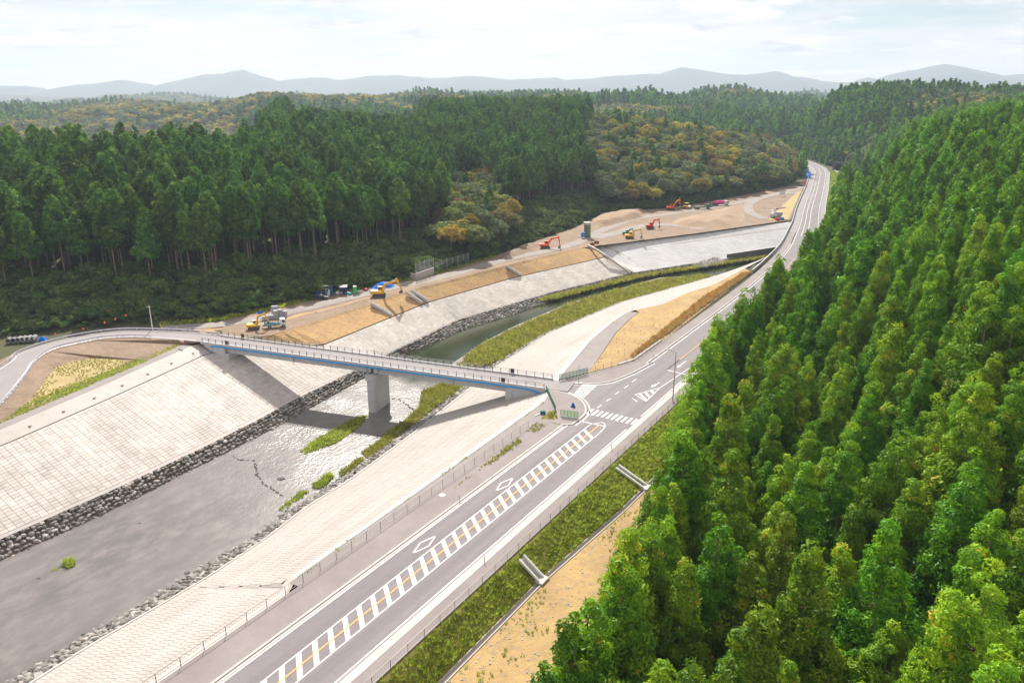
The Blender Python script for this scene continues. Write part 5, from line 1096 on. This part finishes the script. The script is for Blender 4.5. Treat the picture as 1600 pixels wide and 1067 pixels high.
# crown and trunk shapes
near_data = [cedar_crown(22, R_, b_, 360, 84, .25, .92, 10 + i, pw, ln) for i, (R_, b_, pw, ln) in enumerate(((4.3, .12, 1.05, 0), (4.0, .18, .95, 1), (4.6, .14, 1.15, 0), (3.9, .10, 1.0, 0), (4.2, .22, .85, 1), (4.6, .15, 1.0, 1)))]
near_crowns = {k: [crown_mesh('crown', d, M[k]) for d in near_data] for k in ('cedar', 'cedar_lit')}
near_trunks = [trunk_mesh('trunk', trunk_mb(22, .26, .9, 16, i, .15, 2.4), M['bark']) for i in range(3)]
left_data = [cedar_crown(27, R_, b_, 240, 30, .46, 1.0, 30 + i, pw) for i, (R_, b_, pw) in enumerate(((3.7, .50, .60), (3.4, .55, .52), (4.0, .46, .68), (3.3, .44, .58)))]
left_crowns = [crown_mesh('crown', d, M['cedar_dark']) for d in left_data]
left_trunks = [trunk_mesh('trunk', trunk_mb(27, .27, .9, 10, 5 + i, .25, 1.6), M['bark']) for i in range(3)]
def plant(name, label, cat, group, loc, rz, sc, crown, trunk):
    t = bpy.data.objects.new(name, None); C.objects.link(t); t.location = loc; t.rotation_euler = (0, 0, rz); t.scale = sc; t.empty_display_size = .3; tag(t, label, cat, group)
    for nm, me in (('crown', crown), ('trunk', trunk)):
        o = bpy.data.objects.new(nm, me); C.objects.link(o); o.parent = t
    return t
# right-hand plantation
X, Y = jgrid(-40, 560, 20, 760, 6.5); s_ = (X - AX) * TX + (Y - AY) * TY; p_ = (X - AX) * NX + (Y - AY) * NY
ok = inside(X, Y, RPOLY) & (poly_dist(X, Y, FR) > 5.0) & (poly_dist(X, Y, ROAD2) > 9); X, Y = X[ok], Y[ok]; Z = ground_z(X, Y); ok = in_view(X, Y, Z + 14); X, Y, Z = X[ok], Y[ok], Z[ok]
dist = np.sqrt(X ** 2 + Y ** 2 + (CAMZ - Z - 15) ** 2); RT_ = [(d, x, y, z, 'R') for d, x, y, z in zip(dist, X, Y, Z)]
for q in resample([Vector((a, b_, 0)) for a, b_ in FR[:13]], 4.4):                # closed edge row of the plantation
    x, y = q.x + random.uniform(-.8, .8), q.y + random.uniform(-.8, .8); sq, pq = SPc((x, y)); x += NX * 1.6; y += NY * 1.6; z = gz(x, y)
    if sq > -40 and in_view(np.array([x]), np.array([y]), np.array([z + 14]))[0]: RT_.append((math.sqrt(x * x + y * y + (CAMZ - z - 15) ** 2), x, y, z, 'R'))
# autumn wood and pines on the left hill: patches given on the ground
HILL = [tuple(G(u, v, 17)[:2]) for u, v in ((905,262),(930,215),(1000,192),(1090,190),(1180,200),(1250,222))] + [tuple(G(u, v, 3)[:2]) for u, v in ((1262,262),(1246,290),(1180,302),(1100,318),(1010,328),(950,330))]
PINE = [tuple(G(u, v, 33)[:2]) for u, v in ((440,215),(470,190),(620,190),(690,205),(640,222),(520,226))]
EDGE2 = [tuple(G(u, v, 4)[:2]) for u, v in ((690,425),(700,330),(760,320),(800,350),(790,398))]
X, Y = jgrid(-420, 330, 150, 760, 6.2); ok = inside(X, Y, LPOLY); X, Y = X[ok], Y[ok]; dl = poly_dist(X, Y, FL); ok = dl > 2; X, Y, dl = X[ok], Y[ok], dl[ok]
Z = ground_z(X, Y); ok = in_view(X, Y, Z + 12) & (poly_dist(X, Y, ROADL) > 14); X, Y, Z, dl = X[ok], Y[ok], Z[ok], dl[ok]
hill = inside(X, Y, HILL); pine = inside(X, Y, PINE); ed2 = inside(X, Y, EDGE2)
lowl = (X + .33 * Y < 5) & (dl > 150)
ced = ~lowl & (dl > 19 + 9 * fbm(X / 14, Y / 14, 70, 2)) & ~hill & ~pine & ~ed2
dist = np.sqrt(X ** 2 + Y ** 2 + (CAMZ - Z - 15) ** 2)
edge_bonus = np.where(dl < 38, .50, 1.6)
LT_ = [(d * eb, x, y, z, 'L') for d, eb, x, y, z, c in zip(dist, edge_bonus, X, Y, Z, ced) if c]
allc = sorted(RT_ + LT_); single = allc[:300]; rest = allc[300:]
for d, x, y, z, k in single:
    rz = random.uniform(0, 6.28)
    if k == 'R':
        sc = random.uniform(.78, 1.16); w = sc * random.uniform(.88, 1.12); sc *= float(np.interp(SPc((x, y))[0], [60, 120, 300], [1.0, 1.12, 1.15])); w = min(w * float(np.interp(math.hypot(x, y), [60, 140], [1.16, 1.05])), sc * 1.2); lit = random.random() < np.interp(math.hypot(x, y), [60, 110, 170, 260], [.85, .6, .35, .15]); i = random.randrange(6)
        de = float(poly_dist(np.array([x]), np.array([y]), FR)[0]); ss_ = SPc((x, y))[0]; zone = ('at the plantation edge facing the sandy strip and ditch' if ss_ < 85 else 'at the plantation edge facing the highway') if de < 7 else ('on the rising hillside of the right plantation' if z > 3 else 'inside the level part of the right plantation')
        size = 'tall' if sc > 1.04 else ('short' if sc < .88 else 'medium'); tint = 'orange tipped cedar tinted sunlit yellow green' if lit else 'deep green cedar'
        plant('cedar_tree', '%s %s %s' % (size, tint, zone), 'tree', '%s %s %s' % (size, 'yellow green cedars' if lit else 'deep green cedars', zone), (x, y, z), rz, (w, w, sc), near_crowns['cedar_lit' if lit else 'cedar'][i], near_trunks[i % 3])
    else:
        sc = random.uniform(.76, 1.06); w = sc * random.uniform(.9, 1.2); i = random.randrange(4)
        zone = 'behind the curved side road' if x < -85 else ('behind the site cabin' if x < -40 else 'above the mesh fence and gravel track'); size = 'tall' if sc > .96 else ('short' if sc < .85 else 'medium')
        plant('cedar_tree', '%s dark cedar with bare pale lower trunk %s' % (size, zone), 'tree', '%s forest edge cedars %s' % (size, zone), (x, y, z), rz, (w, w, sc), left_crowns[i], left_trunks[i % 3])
mid = proto_set('cedar_shape', [(cedar_crown(22, R_, b_, 220, 22, .52, 1.0, 60 + i, pw), M['cedar'], trunk_mb(22, .26, .9, 0, i), M['bark']) for i, (R_, b_, pw) in enumerate(((4.3, .15, .9), (4.0, .2, .8), (4.5, .16, 1.0)))]
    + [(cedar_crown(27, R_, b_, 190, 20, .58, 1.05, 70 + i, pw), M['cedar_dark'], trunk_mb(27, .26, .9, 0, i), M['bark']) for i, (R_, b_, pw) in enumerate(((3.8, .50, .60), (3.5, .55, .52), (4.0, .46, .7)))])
P = np.array([(x, y, z) for d, x, y, z, k in rest]); kk = np.array([k == 'R' for *_, k in rest]); n = len(P); sc = rng.uniform(.66, 1.14, n) * np.where(kk, 1.12, .96); w = sc * rng.uniform(.9, 1.18, n)
scatter('cedar_forest', 'dense green cedar forest covering the hills on both sides', 'forest', P, np.stack([w, w, sc], 1), rng.uniform(0, 6.28, n), np.where(kk, rng.integers(0, 3, n), rng.integers(3, 6, n)), mid)

# broadleaf wood
KINDS = [('leaf_olive', 'olive green broadleaf tree on the autumn coloured hill'), ('leaf_grey', 'grey green broadleaf tree on the autumn coloured hill'), ('leaf_yellow', 'golden yellow broadleaf tree on the autumn coloured hill'), ('leaf_rust', 'rusty orange broadleaf tree on the autumn coloured hill'), ('leaf_green', 'fresh green broadleaf tree on the autumn coloured hill')]
bl_data = [lobe_crown(13, 5.4, .26, 13, 260, 26, .55, .95, 90 + i) for i in range(3)]
bl_crowns = {k: [crown_mesh('crown', d, M[k]) for d in bl_data] for k, _ in KINDS}; bl_trunk = trunk_mesh('trunk', trunk_mb(13, .26, .75, 9, 3, .3, 3.6), M['bark'])
X2, Y2 = jgrid(-420, 330, 150, 760, 7.6); ok = inside(X2, Y2, LPOLY); X2, Y2 = X2[ok], Y2[ok]; ok = (inside(X2, Y2, HILL) | inside(X2, Y2, EDGE2) | ((X2 + .33 * Y2 < 5) & (poly_dist(X2, Y2, FL) > 150))) & (poly_dist(X2, Y2, FL) > 3) & (poly_dist(X2, Y2, ROADL) > 13); X2, Y2 = X2[ok], Y2[ok]; Z2 = ground_z(X2, Y2)
o_ = np.argsort(np.hypot(X2, Y2) + 600 * ~(inside(X2, Y2, HILL) | inside(X2, Y2, EDGE2))); tn = fbm(X2 / 45, Y2 / 45, 81, 3); extra = []
for j, i in enumerate(o_):
    k = int(np.clip((tn[i] - .5) * 6 + 1.1 + random.gauss(0, 1.3), -1, 5)); k = {-1: 1, 5: 0}.get(k, k); dark = random.random() < .10
    if j < 300 and not dark and (inside(X2[i:i+1], Y2[i:i+1], HILL)[0] or inside(X2[i:i+1], Y2[i:i+1], EDGE2)[0]): zn = 'at the foot of' if Z2[i] < 7 else ('half way up' if Z2[i] < 20 else 'near the top of'); plant('broadleaf_tree', KINDS[k][1].replace('on the', zn + ' the'), 'tree', KINDS[k][0].replace('leaf_', '') + ' broadleaf trees ' + zn + ' the hill', (X2[i], Y2[i], Z2[i]), random.uniform(0, 6.28), [random.uniform(.75, 1.25)] * 2 + [random.uniform(.75, 1.15)], bl_crowns[KINDS[k][0]][j % 3], bl_trunk)
    else: extra.append((X2[i], Y2[i], Z2[i], 5 if dark else k))
broad = proto_set('broadleaf_shape', [(lobe_crown(13, 5.4, .22, 11, 120, 16, .95, 1.1, 120 + i), M[k], trunk_mb(13, .22, .7, 0, i), M['bark']) for i, (k, _) in enumerate(KINDS)] + [(cedar_crown(17, 2.9, .1, 160, 12, .85, .85, 131, .85), M['cedar_dark'], None, None), (lobe_crown(19, 4.2, .55, 9, 110, 12, .9, .8, 133, .5), M['leaf_green'], trunk_mb(19, .24, .9, 0, 2), M['bark'])])
if extra:
    E_ = np.array(extra); n = len(E_); sc = rng.uniform(.8, 1.2, n); scatter('mixed_wood', 'mixed autumn wood covering the back of the hill', 'wood', E_[:, :3], np.stack([sc] * 3, 1), rng.uniform(0, 6.28, n), E_[:, 3].astype(int), broad)
# red pines on the ridge
Xp, Yp = jgrid(-420, 200, 300, 760, 8.5); ok = inside(Xp, Yp, PINE); Xp, Yp = Xp[ok], Yp[ok]; Zp = ground_z(Xp, Yp)
pine_c = crown_mesh('crown', lobe_crown(19, 4.0, .5, 9, 200, 16, .7, .7, 141, .45), M['leaf_green']); pine_t = trunk_mesh('trunk', trunk_mb(19, .28, .92, 10, 9, .4, 2.8), M['rust'])
for x, y, z in list(zip(Xp, Yp, Zp))[:120]:
    f = random.uniform(.85, 1.2); plant('pine_tree', 'tall pine with bare reddish trunk on the ridge behind the cedars', 'tree', 'pines on the ridge', (x, y, z), random.uniform(0, 6.28), (f, f, f), pine_c, pine_t)
# a few tall firs breaking the skyline
fir_c = crown_mesh('crown', cedar_crown(26, 3.6, .08, 420, 24, .5, .75, 151, 1.0), M['cedar_dark']); fir_t = near_trunks[0]
for lab, (u, v, z), hh in (('tallest dark spire shaped fir rising above the left forest', (405,222,31), 1.15), ('dark spire fir beside the tallest one above the left forest', (396,226,30), .95), ('shorter dark fir next to the pair of spires above the left forest', (384,228,29), .8), ('tall dark fir standing above the right plantation skyline', (1545,268,30), 1.0)):
    q = G(u, v, z); plant('fir_tree', lab, 'tree', None, (q.x, q.y, gz(q.x, q.y)), random.uniform(0, 6), (hh, hh, hh), fir_c, fir_t)
# far woods
pts = []; 
for d0, d1, st, k in ((640, 1150, 8.0, 1.0), (1150, 2100, 12.5, 1.35), (2100, 4200, 22, 2.1)):
    x, y = jgrid(-d1 * .8, d1 * .8, d0 * .6, d1, st); D = np.hypot(x, y); ok = (D > d0) & (D <= d1) & (np.abs(x) / np.maximum(y, 1) < .78); x, y = x[ok], y[ok]
    ok = ~((D[ok] < 760) & (inside(x, y, LPOLY) | inside(x, y, RPOLY)) & (y < 760)) ; x, y = x[ok], y[ok]; ok = (poly_dist(x, y, ROADL) > 13) & (poly_dist(x, y, ROAD2) > 8); x, y = x[ok], y[ok]
    pts.append(np.stack([x, y, ground_z(x, y), np.full(len(x), k)], 1))
P = np.vstack(pts); n = len(P); nz_ = fbm(P[:, 0] / 150, P[:, 1] / 150, 91, 3) - .10 * ss(300, -300, P[:, 0]) * 0; yellow = nz_ + .05 + .18 * (1 - ss(-450, 50, P[:, 0])) + rng.normal(size=n) * .05
far_set = proto_set('far_tree_shape', [(cedar_crown(17, 3.3, .05, 60, 8, 1.7, 1.1, 170 + i, .8), M[k], None, None) for i, k in enumerate(('cedar_dark', 'cedar_dark', 'cedar'))] + [(lobe_crown(11, 4.6, .05, 8, 50, 8, 1.8, 1.0, 180 + i), M[k], None, None) for i, k in enumerate(('leaf_olive', 'leaf_yellow', 'leaf_grey', 'leaf_green'))])
pick = np.where(yellow > .56, np.choose(rng.integers(0, 4, n), [3, 4, 4, 5]), np.where(yellow > .50, np.choose(rng.integers(0, 4, n), [3, 5, 6, 0]), rng.integers(0, 3, n)))
sc = rng.uniform(.75, 1.2, n) * P[:, 3] ** .6; w = sc * P[:, 3] ** .5
scatter('far_woods', 'far wooded hills of dark conifers and yellowing trees under the mountains', 'forest', P[:, :3], np.stack([w, w, sc], 1), rng.uniform(0, 6.28, n), pick, far_set)

# undergrowth along the left forest edge
bush = proto_set('bush_shape', [(lobe_crown(2.8, 1.8, 0.0, 6, 46, 18, .34, .5, 200 + i), M['shrub'], None, None) for i in range(4)])
X, Y = jgrid(-420, 260, 150, 700, 2.1); ok = inside(X, Y, LPOLY); X, Y = X[ok], Y[ok]; dl = poly_dist(X, Y, FL); ok = (dl > .8) & (dl < 34) & (poly_dist(X, Y, ROADL) > 12); X, Y, dl = X[ok], Y[ok], dl[ok]; Z = ground_z(X, Y); ok = in_view(X, Y, Z); X, Y, Z, dl = X[ok], Y[ok], Z[ok], dl[ok]
n = len(X); sc = rng.uniform(.5, 1.15, n) * (.6 + 1.1 * fbm(X / 7, Y / 7, 77, 2)) * np.interp(dl, [0, 4, 20], [.5, .95, 1.2]); scatter('undergrowth', 'dark green bushes covering the slope below the forest edge', 'bushes', np.stack([X, Y, Z - .1], 1), np.stack([sc, sc, sc * rng.uniform(.7, 1.3, n)], 1), rng.uniform(0, 6.28, n), rng.integers(0, 4, n), bush)
# grass
def tuft(seed, n=26, h=.7, spread=.35):
    rs = np.random.default_rng(seed); a = rs.random(n) * 6.283; r = spread * np.sqrt(rs.random(n)); b = np.stack([np.cos(a) * r, np.sin(a) * r, np.zeros(n)], 1); ln = rs.uniform(.3, .8, n) * .5; t = b + np.stack([np.cos(a) * ln * h, np.sin(a) * ln * h, h * rs.uniform(.6, 1.15, n)], 1); wd = np.stack([-np.sin(a), np.cos(a), np.zeros(n)], 1) * .06
    V = np.stack([b - wd, b + wd, t + wd * .35, t - wd * .35], 1).reshape(-1, 3); return V, np.arange(n * 4).reshape(n, 4), np.repeat(rs.random(n), 4)
def grass_field(name, label, poly, st, mat, z, smin, smax, zf=None, seed=0, thr=None, cat='grass'):
    coll = proto_set(name + '_shape', [(tuft(seed + i), M[mat], None, None) for i in range(4)]); xs = [q[0] for q in poly]; ys = [q[1] for q in poly]; X, Y = jgrid(min(xs), max(xs), min(ys), max(ys), st, .5); ok = inside(X, Y, [tuple(q[:2]) for q in poly])
    if thr is not None: ok &= fbm(X / 3.0, Y / 3.0, seed + 7, 3) > thr
    X, Y = X[ok], Y[ok]; Z = np.full(X.shape, z) if zf is None else zf(X, Y); n = len(X); sc = rng.uniform(smin, smax, n) * (.7 + .6 * fbm(X / 4, Y / 4, seed, 2)); scatter(name, label, cat, np.stack([X, Y, Z], 1), np.stack([sc * 1.2, sc * 1.2, sc], 1), rng.uniform(0, 6.28, n), rng.integers(0, 4, n), coll)
slope_z = lambda X, Y: np.interp((X - AX) * NX + (Y - AY) * NY, [20.05, 24.3, 26.9], [.0, -2.3, -2.46]) - .03
sl = [W(s, 20.3) for s in np.linspace(-30, 130, 20)] + [W(s, GUT(s) - .5) for s in np.linspace(130, -30, 20)]
def slope_z(X, Y):
    s = (X - AX) * TX + (Y - AY) * TY; p = (X - AX) * NX + (Y - AY) * NY; g_ = np.interp(s, [-60, 18, 41, 63, 85, 130, 300], [24.2, 24.3, 24.5, 26.2, 26.9, 27.0, 27]) - .3; return .03 + (-2.49) * np.clip((p - 20.05) / (g_ - 20.05), 0, 1) - .03
grass_field('slope_turf', 'green and yellow grass growing on the highway slope', sl, .38, 'slope_grass', 0, .28, .7, slope_z, 300)
BARpx = [(716,574),(730,556),(755,538),(800,515),(850,494),(890,476),(960,455),(1030,438),(1105,430),(1120,436),(1062,450),(1010,461),(972,474),(922,495),(856,523),(800,553),(765,572)]
bar = P_(BARpx, -10.7); sheet('gravel_bar', P_([(680,590),(700,572),(730,552),(755,535),(800,511),(890,473),(1030,434),(1120,430),(1170,424),(1100,441),(972,474),(856,523),(780,567),(735,605)], -10.9), M['gravel'], kind='structure')
grass_field('bar_grass', 'tall yellow green grass on the gravel bar upstream of the bridge', bar, .75, 'grass', -10.85, .7, 1.7, None, 310)
def islet(name, label, px, mat='grass', sm=.9, sM=1.7, st=.5, seed=320, z=-11.05): grass_field(name, label, P_(px, -11), st, mat, z, sm * .7, sM * .7, None, seed)
islet('pier_grass', 'narrow green grass islet trailing downstream from the bridge pier', [(563,650),(576,651),(560,668),(522,694),(478,708),(470,705),(500,683),(540,660)], 'slope_grass', .6, 1.1, seed=330)
islet('bank_reeds', 'brown and green reeds along the stone foot below the bridge', [(655,640),(660,612),(690,600),(732,605),(700,622),(668,646),(640,670),(600,700),(575,715),(565,710),(600,682),(635,655)], 'grass', .9, 1.7, seed=340)
islet('foot_reeds', 'brown reed clump by the stone foot downstream of the bridge', [(530,738),(560,716),(572,716),(548,740),(532,745)], 'grass', .8, 1.6, seed=350); islet('green_reeds', 'green reed clump in front of the stone foot beside a thin stake', [(490,760),(512,741),(520,744),(500,766)], 'slope_grass', .9, 1.7, seed=360); islet('low_reeds', 'low dark reed strip in the shallow water', [(436,795),(470,768),(482,768),(462,784),(440,798)], 'slope_grass', .5, 1.0, seed=370)
islet('lone_reeds', 'single round green tussock standing alone in the wide water', [(100,882),(104,874),(114,875),(115,884),(106,886)], 'slope_grass', .8, 1.5, .35, seed=380); islet('flat_weeds', 'flat weed patch trailing beside the lone tussock', [(76,892),(100,882),(104,884),(82,893)], 'slope_grass', .3, .6, .4, seed=390)
UPz = lambda X, Y: np.full(X.shape, -10.6)
grass_field('left_bank_grass', 'green weeds along the foot of the far new slab', [W(s, float(LB(s)) + .6) for s in range(190, 335, 8)] + [W(s, float(LB(s)) + 5.0) for s in range(334, 190, -8)], .8, 'grass', -10.2, .9, 1.7, None, 400)
grass_field('verge_grass', 'yellow grass on the verge beside the railing at the bank path', P_([(705,766),(780,716),(850,667),(873,651),(868,640),(858,644),(835,663),(800,692),(740,738)], .05), .40, 'grass', .05, .2, .5, None, 410, .38)
grass_field('orange_grass', 'rust orange dry grass along the railing of the sandy plot', P_([(1045,520),(1085,489),(1172,427),(1160,428),(1100,465),(1050,505),(1000,545),(985,560)], .02), .42, 'dry_grass', .02, .5, 1.1, None, 420)
grass_field('plot_weeds', 'thin yellow weeds scattered over the sandy plot', [tuple(q[:2]) for q in P_([(920,582),(948,546),(965,520),(990,495),(1060,470),(1110,452),(1165,430),(1033,534),(990,563)], 0)], 1.3, 'grass', .0, .1, .3, None, 430, .5)
grass_field('path_edge_grass', 'bright green grass strip between the hollow and the bank path', P_([(0,662),(70,633),(150,598),(230,564),(286,538),(280,536),(225,556),(140,591),(60,622),(0,650)], 0), .45, 'slope_grass', -.05, .2, .5, None, 440)
grass_field('straw_tufts', 'short straw coloured grass in the hollow inside the road curve', straw, .6, 'grass', -.05, .15, .4, None, 450, .42)
grass_field('strip_weeds', 'small weeds dotting the sandy strip beside the ditch', [W(s, GUT(s) + .6) for s in np.linspace(-10, 90, 12)] + [W(s, GUT(s) + 15) for s in np.linspace(90, -10, 12)], .7, 'slope_grass', -2.48, .15, .45, None, 460, .56)
grass_field('track_edge_grass', 'green grass strip between the bushes and the gravel track', P_([(250,510),(340,502),(440,481),(500,467),(560,452),(640,438),(700,424),(775,401),(770,397),(700,419),(640,432),(560,447),(490,462),(430,476),(340,496),(250,504)], 0), .7, 'slope_grass', -.1, .5, 1.1, None, 470)
grass_field('far_verge_grass', 'light green grass between the far highway and the tunnel road', [HP(s, 10.6) for s in range(400, 650, 20)] + [q for q in offset(r2, -3.6)[::-1]], 1.6, 'slope_grass', -.12, .8, 1.5, None, 480)
pebble = bpy.data.collections.new('pebble_shape')
for i in range(3):
    o = bpy.data.objects.new('pebble_shape_%d' % i, SD[i][2 + i % 3]); pebble.objects.link(o)
def pebbles(name, label, poly, n, z, smin, smax, seed):
    rs = np.random.default_rng(seed); xs = [q[0] for q in poly]; ys = [q[1] for q in poly]; x = rs.uniform(min(xs), max(xs), n); y = rs.uniform(min(ys), max(ys), n)
    ok = inside(x, y, [tuple(q[:2]) for q in poly]) & (fbm(x / 4, y / 4, seed, 3) > .47); x, y = x[ok], y[ok]; k = len(x); sc = smin + (smax - smin) * rs.random(k) ** 3; scatter(name, label, 'stones', np.stack([x, y, np.full(k, z)], 1), np.stack([sc, sc, sc * .7], 1), rs.uniform(0, 6.28, k), rs.integers(0, 3, k), pebble)
pebbles('loose_gravel', 'loose pebbles strewn over the sandy strip by the ditch', [W(s, GUT(s) + .6) for s in np.linspace(-10, 90, 12)] + [W(s, GUT(s) + 18) for s in np.linspace(90, -10, 12)], 9000, -2.45, .04, .2, 5)
pebbles('site_rubble', 'loose stones strewn over the brown work lot', [tuple(q[:2]) for q in crest + farlot + lot[::-1]], 9000, .03, .07, .4, 6)
grass_field('edge_weeds', 'small weeds growing along the top edge of the cream bank', [W(s, float(RT(s)) - .35) for s in np.linspace(21, 90, 20)] + [W(s, float(RT(s)) + .45) for s in np.linspace(90, 21, 20)], .5, 'slope_grass', .03, .08, .3, None, 490, .58)
# loose stones in the river
sw = thing('stone_weir', 'thin line of dark stones curving across the shallow water', 'stones'); pts = []
for a, b_ in zip([(364,712),(372,718),(398,719),(402,741),(412,755),(443,775)], [(372,718),(398,719),(402,741),(412,755),(443,775),(443,775.5)]):
    A_, B_ = G(*a, ZW), G(*b_, ZW); k = max(1, int((B_ - A_).length / .55))
    pts += [(A_.lerp(B_, i / k) + Vector((random.uniform(-.25,.25), random.uniform(-.25,.25), .02)), random.uniform(.14, .34), .05) for i in range(k)]
stones(sw, pts, 0)
sw2 = thing('stone_weir', 'broken line of dark stones in the bright riffle under the bridge', 'stones'); pts = []
for a, b_ in (((595,625),(620,622)),((623,624),(650,643))):
    A_, B_ = G(*a, ZW), G(*b_, ZW); k = int((B_ - A_).length / .5); pts += [(A_.lerp(B_, i / k) + Vector((random.uniform(-.2,.2), random.uniform(-.2,.2), .02)), random.uniform(.15, .32), .05) for i in range(k)]
stones(sw2, pts, 0)
for lab, px, r in (('dark mossy boulder in the shallows downstream of the weir', (438,748), .8), ('small dark rock in the water near the lone tussock', (60,903), .3), ('small dark rock alone in the wide grey water', (218,817), .28), ('small dark rock close to the right stone foot', (410,937), .3)):
    t = thing('river_rock', lab, 'rock', G(*px, ZW)); o = bpy.data.objects.new('stone', SD[2][0]); C.objects.link(o); o.parent = t; o.scale = (r * 1.3, r, r * .7)

# ---------------------------------------------------------------- haze in the air
hz = bpy.data.materials.new('haze_air'); hz.use_nodes = True; ht = hz.node_tree; ht.nodes.clear(); ho = ht.nodes.new('ShaderNodeOutputMaterial'); pv_ = ht.nodes.new('ShaderNodeVolumePrincipled')
pv_.inputs['Color'].default_value = (.66, .81, 1.0, 1); pv_.inputs['Density'].default_value = 1.25e-4; pv_.inputs['Anisotropy'].default_value = .2; ht.links.new(pv_.outputs[0], ho.inputs['Volume'])
MB().box((0, 4000, 193), (19600, 8900, 416)).build('haze', hz, kind='stuff')
